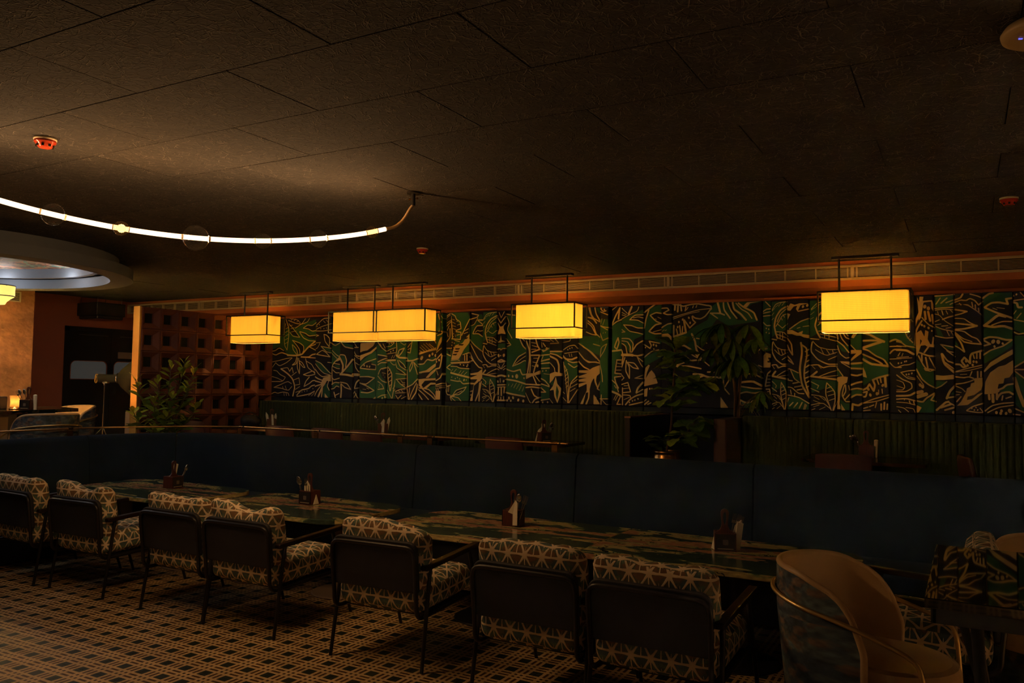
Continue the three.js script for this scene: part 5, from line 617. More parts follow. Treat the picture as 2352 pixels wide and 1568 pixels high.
// ------------------------------------------------------------------ green fluted banquettes along the fabric wall
function flutes(x0, x1, y0, y1, zb, zf) {       // upright channels as one softly scalloped block
  const n = Math.max(2, Math.round((x1 - x0) / 0.056)), out = [[x0, -zb], [x0, -(zf - 0.012)]], s = (x1 - x0) / n;
  for (let i = 0; i < n; i++) for (let k = 1; k <= 5; k++) { const u = k / 5; out.push([x0 + s * (i + u), -(zf - 0.012 + 0.012 * Math.sin(Math.PI * u) ** 0.7)]); }
  out.push([x1, -zb]); const g = new THREE.ExtrudeGeometry(shapeOf(out.map(([x, y]) => [x, y])), { depth: y1 - y0 - 0.03, bevelEnabled: true, bevelSize: 0.012, bevelThickness: 0.03, bevelSegments: 2, bevelOffset: -0.012 }); g.rotateX(-Math.PI / 2); g.translate(0, y0, 0); return boxUV(g);
}
function greenSofa(label, secs, x0, x1, zb = -9.0, zf = -8.74) {
  const t = thing('green_banquette', label, 'sofa', [0, 0, 0], 0, 'green fluted sofas along the fabric wall');
  for (const [a, b] of secs) obj('back_cushion', flutes(a + 0.006, b - 0.006, 0.70, 1.305, zb, zf), greenVelvet, t);
  for (const [a, b] of secs) obj('seat_cushion', span(a + 0.004, b - 0.004, 0.58, 0.74, zf - 0.04, zf + 0.48, 0.04), greenVelvet, t);
  obj('plinth', span(x0, x1, 0.3, 0.58, zb, zf + 0.42), M.black, t); return t;
}
{
  const a = greenSofa('green fluted banquette running from the block screen to the potted fig', [[-9.2, -8.19], [-8.19, -5.99], [-5.99, -3.80], [-3.80, -3.02]], -9.2, -3.02);
  obj('end_panel', span(-3.015, -2.955, 0.3, 1.285, -9.0, -7.75, 0.012), M.darkWood, a); obj('end_trim', span(-3.018, -2.952, 1.275, 1.29, -9.0, -7.748), M.copper, a);
  const b = greenSofa('green fluted banquette beyond the fig, starting under the umbrella tree', [[-2.02, -0.955], [-0.955, 0.55], [0.55, 2.4]], -2.02, 2.4, -8.68, -8.48);
  const ep = new THREE.ExtrudeGeometry(shapeOf(roundRect(-2.17, -2.03, 7.92, 8.70, 0.06, 6, [1, 0.3, 0, 0]).map(([x, y]) => [x, y])), { depth: 0.985, bevelEnabled: false }); ep.rotateX(-Math.PI / 2); ep.translate(0, 0.3, 0);
  obj('end_panel', boxUV(at(ep, 0, 0, 0)), std(lin(0.10, 0.05, 0.035), 0.4, 0.1), b);
}

// ------------------------------------------------------------------ dark tables and leather chairs of the back row
const darkMarble = marbleTex(0.42);
M.darkMarble = phys(lin(0.7, 0.55, 0.5), 0.14, { map: rep(darkMarble, 0.7, 1.3) });
M.maroon = phys(lin(0.075, 0.022, 0.018), 0.45, { bumpMap: rep(grain, 6), bumpScale: 0.0008 });
function backTable(label, x, z, L, W) {
  const t = thing('dark_marble_table', label, 'table', [x, 0.3, z], 0, 'dark tables along the green banquette');
  obj('tabletop', slab(roundRect(-L / 2, L / 2, -W / 2, W / 2, 0.10, 6), 0.642, 0.03, 0.004), M.darkMarble, t);
  for (const k of L > 1.2 ? [-0.36, 0.36] : [0]) { obj('column', at(new THREE.CylinderGeometry(0.035, 0.035, 0.63, 20), k * L, 0.325, 0), M.black, t); obj('base', at(lathe([[0, 0], [0.2, 0], [0.2, 0.008], [0.04, 0.022], [0, 0.022]].reverse()), k * L, 0, 0), M.black, t); }
  return t;
}
backTable('dark marble table by the block screen, under the farthest square pendant', -8.3, -8.02, 1.35, 0.7);
backTable('dark marble table under the pair of overlapping pendants', -5.98, -8.02, 1.5, 0.7);
backTable('dark marble table under the lone middle pendant, its corner past the brass rail end', -4.24, -8.02, 1.1, 0.7);
backTable('dark glossy table before the green banquette, under the largest pendant', -0.80, -8.0, 1.02, 0.72);
{
  const t = thing('leather_chair', 'maroon leather chair back half hidden behind the rubber plant', 'chair', [-8.93, 0.3, -7.52], 0, 'maroon leather chairs at the back row');
  const back = pillow(0.44, 0.36, 0.05, 0.022, 10, [0, 0.01, 0.01], (q, u) => { q[2] += 0.05 * (u[0] ** 2) * -1 + 0.03 * (u[1] + 1); });
  obj('backrest', at(back, 0, 0.575, 0.17), M.maroon, t); obj('seat', at(pillow(0.46, 0.08, 0.44, 0.03, 10, [0, 0.012, 0]), 0, 0.40, -0.04), M.maroon, t);
  for (const [x, z] of [[-0.2, 0.16], [0.2, 0.16], [-0.2, -0.24], [0.2, -0.24]]) obj('leg', rod(V(x, 0.37, z), V(x * 1.08, 0, z * 1.1), 0.012, 0.009), M.black, t);
  for (const s of [-1, 1]) obj('back_post', rod(V(s * 0.19, 0.36, 0.16), V(s * 0.19, 0.62, 0.185), 0.011), M.black, t);
  for (const [x, z, a, l] of [[-7.27, -7.42, 0, 'maroon leather chair just past the caddy with two upright napkins'], [-6.52, -7.42, 0.05, 'maroon leather chair between two posts of the brass rail'], [-5.93, -7.42, 0, 'maroon leather chair under the caddy with a standing spoon'], [-4.12, -7.40, 0, 'maroon leather chair at the lone pendant table, near the brass rail end'], [-0.90, -7.40, 0.05, 'maroon leather chair at the glossy table under the largest pendant'], [0.18, -7.75, -1.45, 'maroon leather chair seen side on past the glossy table']]) dup(t, [x, 0.3, z], a, l);
}

// ------------------------------------------------------------------ tub chairs: mottled blue velvet outside, tan leather inside, brass hoop
const mottled = dtex(512, 512, (u, v) => { const n = fbm(u * 7, v * 10, 7, 5), m = fbm(u * 9 + 2.2, v * 14, 9, 4); const f = (x, a, b) => Math.max(0, Math.min(1, (x - a) / (b - a))), p = f(m, 0.48, 0.62), q0 = f(n, 0.4, 0.6), b = [0, 1, 2].map((i) => ([0.25, 0.30, 0.34][i] * (1 - q0) + [0.38, 0.44, 0.46][i] * q0) * (1 - p) + [0.47, 0.40, 0.35][i] * p); const k = 0.6 + 0.8 * fbm(u * 24, v * 30, 24, 3); return b.map((q) => q * k); });
M.mottled = phys(lin(1, 1, 1), 0.9, { map: rep(mottled, 1.7), sheen: 0.3, sheenRoughness: 0.5, sheenColor: lin(0.2, 0.24, 0.28) });
M.tan = phys(lin(0.60, 0.40, 0.20), 0.42, { bumpMap: rep(grain, 6), bumpScale: 0.0005 });
function makeTub(label) {
  const t = thing('tub_chair', label, 'armchair', [0, 0, 0], 0, 'blue and tan tub chairs');
  const NA = 48, NY = 14, TH = 0.026, A = 1.66;
  const topY = (a) => { const q = Math.abs(a) / A; return 0.80 - 0.025 * q ** 2 - 0.13 * q ** 8 - 0.14 * q ** 22; };
  const plan = (a, r) => { const q = Math.abs(a), s = Math.sign(a); if (q <= 1.35) return [r * Math.sin(a), -r * Math.cos(a)]; const e = (q - 1.35) / (A - 1.35); return [s * r * (Math.sin(1.35) + 0.03 * e), -r * Math.cos(1.35) + 0.21 * e]; };
  const wall = (r, y0, flipN) => {
    const pos = [], idx = [], uv = [];
    for (let i = 0; i <= NA; i++) { const a = -A + 2 * A * i / NA; for (let j = 0; j <= NY; j++) { const v = j / NY, y = y0 + (topY(a) - y0) * v, taper = 0.84 + 0.16 * Math.min(1, (y - 0.06) / 0.55); const [x, z] = plan(a, r * taper); pos.push(x, y, z); uv.push(a * 0.3, y); } }
    for (let i = 0; i < NA; i++) for (let j = 0; j < NY; j++) { const p = i * (NY + 1) + j, q = p + NY + 1; idx.push(...(flipN ? [p, p + 1, q, q, p + 1, q + 1] : [p, q, p + 1, q, q + 1, p + 1])); }
    const g = new THREE.BufferGeometry(); g.setAttribute('position', new THREE.Float32BufferAttribute(pos, 3)); g.setAttribute('uv', new THREE.Float32BufferAttribute(uv, 2)); g.setIndex(idx); g.computeVertexNormals(); return g;
  };
  obj('shell', wall(0.315, 0.10, false), M.mottled, t);
  const inner = wall(0.315 - TH, 0.26, true), rim = [];
  for (let i = 0; i <= NA; i++) { const a = -A + 2 * A * i / NA, [x, z] = plan(a, 0.315 - TH / 2); rim.push(V(x, topY(a) - 0.002, z)); }
  const e0 = plan(-A, 0.315 - TH / 2), e1 = plan(A, 0.315 - TH / 2); for (let k = 1; k <= 4; k++) { rim.unshift(V(e0[0] * (1 - 0.02 * k), topY(A) - k * 0.10, e0[1])); rim.push(V(e1[0] * (1 - 0.02 * k), topY(A) - k * 0.10, e1[1])); }
  obj('inner_back', [inner, tube(rim, TH / 2 + 0.002, 120, 10, false, 0.3)], M.tan, t);
  const seatPlan = []; for (let k = 0; k <= 24; k++) { const a = Math.PI + Math.PI * k / 24; seatPlan.push([0.268 * Math.cos(a), 0.0 + 0.268 * Math.sin(a)]); } for (let k = 0; k <= 16; k++) { const a = Math.PI * k / 16; seatPlan.push([0.275 * Math.cos(a), 0.18 + 0.27 * Math.sin(a)]); }
  obj('seat_cushion', slab(seatPlan, 0.31, 0.125, 0.035), M.tan, t);
  obj('seat_base', slab(seatPlan.map(([x, z]) => [x * 0.92, z * 0.94]), 0.10, 0.215, 0.01), M.mottled, t);
  const R = 0.332, hoop = []; const s1 = [V(R + 0.005, 0.0, 0.40), V(R + 0.005, 0.30, 0.385), V(R + 0.004, 0.475, 0.37), V(R + 0.003, 0.53, 0.33), V(R, 0.572, 0.22), V(R - 0.002, 0.617, 0.06)];
  hoop.push(...s1); for (let k = 1; k < 12; k++) { const a = Math.PI * k / 12; hoop.push(V(R * Math.cos(a), 0.632 + 0.055 * Math.sin(a), -R * Math.sin(a))); } hoop.push(...s1.slice().reverse().map((v) => V(-v.x, v.y, v.z)));
  obj('brass_hoop', tube(hoop, 0.0105, 160, 10), M.brassSatin, t);
  obj('foot_hoop', at(new THREE.TorusGeometry(0.262, 0.0105, 10, 60), 0, 0.085, 0.02, 0, Math.PI / 2), M.brass, t);
  for (const [x, z] of [[-0.17, -0.17], [0.17, -0.17], [-0.18, 0.22], [0.18, 0.22]]) obj('leg', rod(V(x, 0.12, z), V(x * 1.1, 0, z * 1.1), 0.014, 0.010), M.brass, t);
  return t;
}
{
  const t = makeTub('blue velvet tub chair with a tan inside and brass hoop, last by the marble tables'); t.position.set(-0.475, 0, -4.03); t.rotation.y = 1.40;
  dup(t, [0.40, 0, -5.15], -0.35, 'tan tub chair back rising behind the tall dark table');
  const a = dup(t, [-8.04, 0.5, -4.85], -1.75, 'grey blue tub chair at the far high table, its brass hoop crossing the guard rail'); a.scale.setScalar(0.93);
  const b = dup(t, [-9.95, 0.5, -6.3], 0.1, 'tan tub chair facing out in front of the dark double door'); b.scale.setScalar(0.93);
}
// ------------------------------------------------------------------ tall glossy table at the picture edge, far high table
{
  const t = thing('tall_table', 'tall black table with a mirror-like top reflecting the leaf fabric', 'table', [0, 0, 0]);
  obj('tabletop', slab([[-0.118, -3.90], [1.1, -3.90], [1.1, -2.89], [-0.122, -2.89]], 0.918, 0.032, 0.003), phys(lin(0.010, 0.008, 0.008), 0.03, { clearcoat: 0.35, clearcoatRoughness: 0.01, ior: 1.6 }), t);
  obj('apron', [span(-0.10, 1.08, 0.872, 0.918, -2.915, -2.90), span(-0.10, 1.08, 0.872, 0.918, -3.89, -3.875), span(-0.105, -0.09, 0.872, 0.918, -3.89, -2.90)], M.black, t);
  const leg = (a, b) => obj('leg', rod(a, b, 0.019, 0.012, 14), M.void, t); leg(V(-0.085, 0.90, -3.84), V(0.16, 0, -3.60)); leg(V(0.02, 0.90, -3.02), V(0.055, 0, -3.08)); leg(V(1.0, 0.9, -3.84), V(0.9, 0, -3.60)); leg(V(1.0, 0.9, -3.0), V(0.95, 0, -3.08));
}
{
  const t = thing('high_table', 'dark marble high table by the orange wall, with a tan pedestal', 'table', [0, 0, 0]);
  const plan = [[-9.7, -5.95], [-8.97, -5.78], [-8.40, -4.20], [-9.15, -3.95]]; obj('tabletop', slab(plan, 1.215, 0.038, 0.004), M.darkMarble, t);
  obj('pedestal', slab([[-9.1, -4.95], [-8.75, -4.87], [-8.55, -4.3], [-8.95, -4.2]], 0.5, 0.715), M.beigeBase, t); obj('foot_panel', slab([[-9.45, -5.7], [-9.15, -5.62], [-9.0, -5.1], [-9.3, -5.05]], 0.5, 0.715), M.black, t);
}

// ------------------------------------------------------------------ wooden caddies with napkins and cutlery
const cardTex = ctex(canvas(256, 256, (g) => { g.fillStyle = css(0.016, 0.014, 0.012); g.fillRect(0, 0, 256, 256); g.fillStyle = css(0.14, 0.115, 0.095); g.beginPath(); g.roundRect(94, 84, 72, 86, 14); g.fill(); g.strokeStyle = css(0.08, 0.06, 0.05); g.lineWidth = 4; g.beginPath(); g.moveTo(120, 60); g.quadraticCurveTo(132, 40, 140, 62); g.stroke(); g.fillStyle = css(0.46, 0.38, 0.28); g.fillRect(22, 226, 212, 12); }), false);
M.caddyWood = std(lin(0.85, 0.62, 0.5), 0.42, 0, { map: rep(walnut, 5) });
function makeCaddy(label) {
  const t = thing('cutlery_caddy', label, 'caddy', [0, 0, 0], 0, 'wooden cutlery caddies with paddle handles'), W = 0.125, D = 0.115, H = 0.108, w = 0.008;
  obj('box', [span(-W / 2, W / 2, 0, w, -D / 2, D / 2), span(-W / 2, W / 2, w, H, D / 2 - w, D / 2, 0.002), span(-W / 2, W / 2, w, H, -D / 2, -D / 2 + w, 0.002), span(-W / 2, -W / 2 + w, w, H, -D / 2, D / 2, 0.002), span(W / 2 - w, W / 2, w, H, -D / 2, D / 2, 0.002)], M.caddyWood, t);
  const s = new THREE.Shape(); s.moveTo(-0.054, 0.01); s.lineTo(0.054, 0.01); s.lineTo(0.054, 0.105); s.bezierCurveTo(0.03, 0.112, 0.017, 0.135, 0.019, 0.165); s.lineTo(0.024, 0.215); s.bezierCurveTo(0.028, 0.255, -0.028, 0.255, -0.024, 0.215); s.lineTo(-0.019, 0.165); s.bezierCurveTo(-0.017, 0.135, -0.03, 0.112, -0.054, 0.105); s.closePath();
  const h = new THREE.Path(); h.moveTo(-0.010, 0.195); h.bezierCurveTo(-0.010, 0.235, 0.010, 0.235, 0.010, 0.195); h.bezierCurveTo(0.008, 0.17, 0.004, 0.155, 0, 0.15); h.bezierCurveTo(-0.004, 0.155, -0.008, 0.17, -0.010, 0.195); s.holes.push(h);
  const g = new THREE.ExtrudeGeometry(s, { depth: 0.010, bevelEnabled: true, bevelSize: 0.002, bevelThickness: 0.002, bevelSegments: 2, bevelOffset: -0.002, curveSegments: 10 }); g.translate(0, 0, -0.005); obj('paddle_handle', boxUV(g), M.caddyWood, t);
  const c = new THREE.PlaneGeometry(0.112, 0.094); c.translate(0, 0.054, D / 2 + 0.0012); const cm = obj('menu_card', [c], std(0xffffff, 0.35, 0, { map: cardTex }), t); cm.userData.label = 'dark card with a blank pale patch';
  return t;
}
const spoonGeo = merge([...[at(new THREE.SphereGeometry(1, 14, 10).scale(0.019, 0.030, 0.006), 0, 0.165, 0)], tube([V(0, 0, 0.002), V(0, 0.06, -0.001), V(0, 0.11, 0.002), V(0, 0.142, -0.001)], 0.0026, 10, 6)]);
const forkGeo = merge([tube([V(0, 0, 0.002), V(0, 0.06, -0.001), V(0, 0.11, 0.002), V(0, 0.132, 0)], 0.0026, 10, 6), box(0.020, 0.018, 0.0025, 0, 0.140, 0, 0.001), ...[-0.0084, -0.0028, 0.0028, 0.0084].map((x) => rod(V(x, 0.146, 0), V(x, 0.19, 0.006), 0.0014, 0.0009, 5))]);
const plate = (pts, bend = 0) => { const g = new THREE.ExtrudeGeometry(shapeOf(pts), { depth: 0.0055, bevelEnabled: true, bevelSize: 0.001, bevelThickness: 0.001, bevelSegments: 1, bevelOffset: -0.001 }); const p = g.attributes.position; for (let i = 0; i < p.count; i++) p.setZ(i, p.getZ(i) + bend * p.getY(i) ** 2 + 0.003 * Math.sin(p.getX(i) * 90)); g.computeVertexNormals(); return boxUV(g); };
const napGeo = { point: plate([[-0.024, 0], [0.024, 0], [0.026, 0.13], [0.006, 0.172], [-0.020, 0.128]], 0.6), slant: plate([[-0.019, 0], [0.019, 0], [0.022, 0.15], [0.006, 0.168], [-0.052, 0.088], [-0.018, 0.075]], 0.4), square: plate([[-0.02, 0], [0.02, 0], [0.024, 0.165], [-0.012, 0.172]], 0.8), flap: plate([[-0.028, 0], [0.026, 0], [0.002, 0.075]], 0.5), roll: merge([at(new THREE.CylinderGeometry(0.019, 0.016, 0.155, 14), 0, 0.0775, 0), at(new THREE.SphereGeometry(0.0185, 12, 8).scale(1, 0.5, 1), 0, 0.155, 0)]) };
function put(geo, mat, name, label, cat, group, base, local, rx, rz, ry = 0) {      // something standing in or on a caddy, local = its foot in the caddy's axes
  const m = obj(name, geo, mat); tag(m, label, cat, group); const [bx, by, bz, a] = base, [x, y, z] = local;
  m.position.set(bx + x * Math.cos(a) + z * Math.sin(a), by + y, bz - x * Math.sin(a) + z * Math.cos(a)); m.rotation.order = 'YXZ'; m.rotation.set(rx, a + ry, rz); return m;
}
let caddy0 = null;
function caddy(where, base, items) {
  const [x, y, z, a] = base, label = `wooden cutlery caddy ${where}`;
  if (!caddy0) { caddy0 = makeCaddy(label); caddy0.position.set(x, y, z); caddy0.rotation.y = a; } else dup(caddy0, [x, y, z], a, label);
  const grp = (k) => `${k} in the caddy ${where}`;
  for (const [k, local, rx, rz, ry, extra] of items) {
    if (k === 'spoon') put(spoonGeo, M.steel, 'spoon', `steel spoon standing in the caddy ${where}`, 'spoon', grp('spoons'), base, local, rx, rz, ry);
    else if (k === 'fork') put(forkGeo, M.steel, 'fork', `steel fork standing in the caddy ${where}`, 'fork', grp('forks'), base, local, rx, rz, ry);
    else if (k === 'flap') put(napGeo.flap, M.paper, 'napkin', `small white napkin corner leaning on the side of the caddy ${where}`, 'napkin', grp('napkin corners'), base, local, rx, rz, ry);
    else put(napGeo[k], M.paper, 'napkin', `white folded napkin standing in the caddy ${where}`, 'napkin', grp('napkins'), base, local, rx, rz, ry);
  }
}
const TT = 0.6215, BT = 0.973;
caddy('at the sofa corner table', [-6.27, TT, -4.97, 1.62], [['square', [0.02, 0.05, -0.032], 0.0, -0.1, -0.6], ['spoon', [0.03, 0.03, 0.035], 0.25, -0.35, 0], ['spoon', [0.038, 0.03, 0.02], 0.3, -0.3, 0.4], ['flap', [-0.02, 0.002, -0.066], 0.12, 0, 3.14]]);
caddy('on the pale column table', [-4.60, TT, -4.94, 0.02], [['spoon', [-0.03, 0.02, 0.035], 0.05, 0.22, 0.5], ['spoon', [-0.04, 0.022, 0.02], 0.0, 0.26, 0.9], ['spoon', [-0.035, 0.03, 0.042], 0.1, 0.2, 0.1], ['fork', [0.005, 0.02, 0.035], 0.08, 0.08, 0.7], ['fork', [0.012, 0.018, 0.028], 0.05, 0.02, 0.8], ['point', [-0.005, 0.02, 0.02], 0.05, 0.05, 0.7], ['flap', [0.066, 0.002, 0.0], -0.1, 0, 1.5]]);
caddy('holding a big slanting napkin', [-2.76, TT, -4.99, 3.25], [['slant', [-0.045, 0.012, -0.075], -0.14, 0.05, 3.1], ['fork', [-0.03, 0.03, -0.03], -0.1, 0.0, 0.1], ['fork', [-0.045, 0.03, -0.02], -0.1, 0.25, 0.3], ['spoon', [-0.045, 0.035, -0.04], -0.12, 0.12, 0], ['fork', [-0.055, 0.03, -0.035], -0.15, 0.3, 0.4]]);
caddy('nearest the blue tub chair', [-1.28, TT, -4.95, 0.33], [['point', [0.05, 0.02, -0.03], 0.1, -0.22, 0.1], ['fork', [0.035, 0.03, -0.02], 0.05, -0.28, 0], ['fork', [0.045, 0.025, -0.012], 0.1, -0.32, 0.1], ['fork', [0.028, 0.03, -0.03], 0.05, -0.18, 0], ['flap', [-0.064, 0.002, 0.0], -0.1, 0, -1.2], ['square', [0.070, 0.0, -0.02], 0.05, -0.05, 0.2]]);
caddy('by the block screen', [-8.33, BT, -8.16, 3.95], [['point', [-0.04, 0.02, 0.03], 0.05, -0.2, 2.5], ['point', [0.035, 0.03, -0.03], 0.05, 0.2, 2.4], ['square', [-0.02, 0.0, -0.08], 0, 0, 2.4]]);
caddy('under the overlapping pendants', [-6.44, BT, -8.2, 3.85], [['spoon', [0.04, 0.02, 0.03], 0.05, 0.35, 2.6], ['fork', [0.035, 0.02, 0.02], 0.0, 0.28, 2.5], ['slant', [0.0, 0.0, -0.07], -0.1, 0, 2.6], ['point', [-0.05, 0.03, -0.02], 0.0, -0.3, 2.4]]);
caddy('near the brass rail end', [-4.04, BT, -7.97, 1.0], [['point', [-0.055, 0.0, -0.055], 0.1, -0.25, -0.6], ['square', [0.0, 0.03, -0.03], 0, 0, -0.5], ['spoon', [0.03, 0.03, 0.03], 0.1, -0.25, -0.5], ['fork', [0.03, 0.03, -0.02], 0.05, -0.35, -0.5], ['fork', [0.04, 0.02, 0.0], 0.05, -0.45, -0.5]]);
caddy('under the largest pendant', [-0.81, BT, -8.17, 3.3], [['spoon', [0.04, 0.02, 0.02], 0.05, 0.35, 3.1], ['spoon', [0.05, 0.02, 0.0], 0.1, 0.45, 2.9], ['fork', [0.035, 0.02, -0.02], 0.0, 0.3, 3.1], ['roll', [-0.082, 0.0, -0.02], 0.02, 0.03, 0]]);
caddy('on the far high table', [-8.83, 1.254, -5.12, 0.35], [['roll', [0.082, 0.0, 0.0], 0.0, 0.02, 0], ['spoon', [-0.02, 0.03, 0.03], 0.1, 0.3, 0.3], ['spoon', [0.0, 0.03, 0.02], 0.1, 0.15, 0.5], ['fork', [-0.03, 0.03, 0.03], 0.1, 0.4, 0.5]]);

// small glowing table lamp on the far high table
{
  const t = thing('table_lamp', 'small glowing orange table lamp behind the caddy on the far high table', 'lamp', [-8.98, 1.253, -5.06]);
  obj('shade', lathe([[0.045, 0.03], [0.043, 0.08], [0.05, 0.15]], 28), phys(lin(0.8, 0.4, 0.12), 1, { transmission: 0.5, thickness: 0, side: THREE.DoubleSide }), t);
  obj('foot', lathe([[0, 0], [0.055, 0], [0.052, 0.012], [0.015, 0.02], [0.012, 0.04], [0, 0.04]].reverse()), M.brass, t); bulb(t, 0, 0.085, 0, 0.012, 0.05, LAMP, 4);
}
// dark bag left on the table by the screen
{
  const t = thing('dark_bag', 'soft dark bag slumped on the table by the block screen', 'bag', [-8.66, BT, -8.1], 0.6);
  obj('body', at(pillow(0.26, 0.13, 0.16, 0.06, 12, [0.01, 0.02, 0.01], (q, u) => { q[1] *= 1 - 0.25 * u[0]; q[1] += 0.008 * Math.sin(q[0] * 30 + q[2] * 20); }), 0, 0.07, 0), std(lin(0.018, 0.016, 0.018), 0.6), t);
  obj('handle', tube([V(-0.07, 0.13, 0), V(-0.06, 0.17, 0.01), V(0.0, 0.19, 0.01), V(0.05, 0.16, 0), V(0.06, 0.12, 0)], 0.006, 20, 6), M.black, t);
  obj('clasp', at(new THREE.SphereGeometry(0.009, 10, 8), 0.03, 0.155, 0.05), M.steel, t);
}
// studio light standing before the door
{
  const t = thing('studio_light', 'black studio light on a thin stand with a dark softbox, before the double door', 'studio light', [-10.33, 0.5, -7.02], 2.08), hy = 1.105;
  obj('stand_pole', [rod(V(0, 0.35, 0), V(0, hy - 0.08, 0), 0.009), rod(V(0, 0.25, 0), V(0, 0.62, 0), 0.012)], std(lin(0.10, 0.09, 0.08), 0.35, 0.8), t);
  for (let k = 0; k < 3; k++) { const a = 2.094 * k; obj('stand_leg', rod(V(0.01 * Math.cos(a), 0.42, 0.01 * Math.sin(a)), V(0.38 * Math.cos(a), 0, 0.38 * Math.sin(a)), 0.009, 0.009, 8), M.blackMetal, t); }
  obj('bracket', [rod(V(0, hy - 0.10, 0), V(0, hy - 0.045, 0), 0.018), span(-0.03, 0.03, hy - 0.07, hy - 0.05, -0.02, 0.05, 0.004)], M.steel, t);
  const h = obj('head', at(new THREE.CylinderGeometry(0.055, 0.058, 0.26, 24), 0, hy, 0.05, 0, Math.PI / 2), M.void, t); obj('speed_ring', at(new THREE.TorusGeometry(0.064, 0.012, 10, 32), 0, hy, 0.185), M.steel, h);
  obj('nameplate', span(0.052, 0.058, hy - 0.006, hy + 0.004, -0.03, 0.06), std(lin(0.20, 0.19, 0.17), 0.4), h);
  obj('softbox', toCreasedNormals(lathe([[0.06, 0], [0.16, 0.08], [0.30, 0.24], [0.34, 0.33], [0.345, 0.36], [0.335, 0.36], [0.29, 0.235], [0.15, 0.085], [0.052, 0.004]], 8), 0.3).rotateX(Math.PI / 2).translate(0, hy, 0.19), phys(lin(0.005, 0.004, 0.004), 0.8, { specularIntensity: 0.3 }), t);
  obj('cable', tube([V(0, hy + 0.03, -0.08), V(0.02, hy + 0.05, -0.13), V(0.03, hy - 0.01, -0.15), V(0.02, hy - 0.06, -0.14), V(0.0, hy - 0.05, -0.11), V(-0.01, hy + 0.0, -0.10), V(0.0, hy + 0.02, -0.12), V(0.02, hy - 0.04, -0.145)], 0.008, 40, 8), std(lin(0.62, 0.36, 0.06), 0.5), t);
}
tag(obj('dark_shape', span(-9.35, -9.10, 1.2535, 1.39, -5.05, -4.78, 0.008), std(lin(0.016, 0.014, 0.018), 0.5)), 'plain dark boxy shape cut by the picture edge on the far high table', 'box');  // plain dark shape on the table, modelled as a simple block

// ------------------------------------------------------------------ plants
function leafGeo(L, W, { fold = 0.25, droop = 0.3, wave = 0, tip = 1.0, wide = 0.5 } = {}) {   // lies along +z from its stalk, upper side +y
  const n = 9, pos = [], uv = [], idx = [];
  for (let i = 0; i <= n; i++) { const t = i / n, w = W / 2 * Math.pow(Math.sin(Math.PI * Math.pow(t * 0.97 + 0.015, Math.log(0.5) / Math.log(wide))), tip), z = L * t, y = -droop * L * t * t; for (let k = -2; k <= 2; k++) { const u = k / 2; pos.push(u * w, y + Math.abs(u) * w * fold + wave * Math.sin(t * 16 + k) * w * Math.abs(u), z); uv.push(u * 0.5 + 0.5, t); } }
  for (let i = 0; i < n; i++) for (let k = 0; k < 4; k++) { const a = i * 5 + k, b = a + 5; idx.push(a, b, a + 1, b, b + 1, a + 1); }
  const g = new THREE.BufferGeometry(); g.setAttribute('position', new THREE.Float32BufferAttribute(pos, 3)); g.setAttribute('uv', new THREE.Float32BufferAttribute(uv, 2)); g.setIndex(idx); g.computeVertexNormals(); return g;
}
const leafTex = (r, g, b) => dtex(128, 256, (u, v) => { const m = Math.abs(u - 0.5), vein = Math.exp(-((m / 0.02) ** 2)) * 0.5 + 0.22 * Math.pow(Math.abs(Math.cos((v * 11 - m * 5) * Math.PI)), 24), n = 0.8 + 0.4 * fbm(u * 6, v * 10, 2, 3); return [r * n + vein * 0.16, g * n + vein * 0.16, b * n + vein * 0.07]; });
const leafMat = (tex, rough, k = 1) => phys(new THREE.Color(k, k, k), rough, { map: tex, transmission: 0.3, thickness: 0, side: THREE.DoubleSide });
const up = V(0, 1, 0);
function aim(m, p, dir, roll = 0) { const z = dir.clone().normalize(), x = up.clone().cross(z).normalize(), y = z.clone().cross(x); m.matrix.makeBasis(x, y, z); m.quaternion.setFromRotationMatrix(m.matrix); m.rotateZ(roll); m.position.copy(p); return m; }
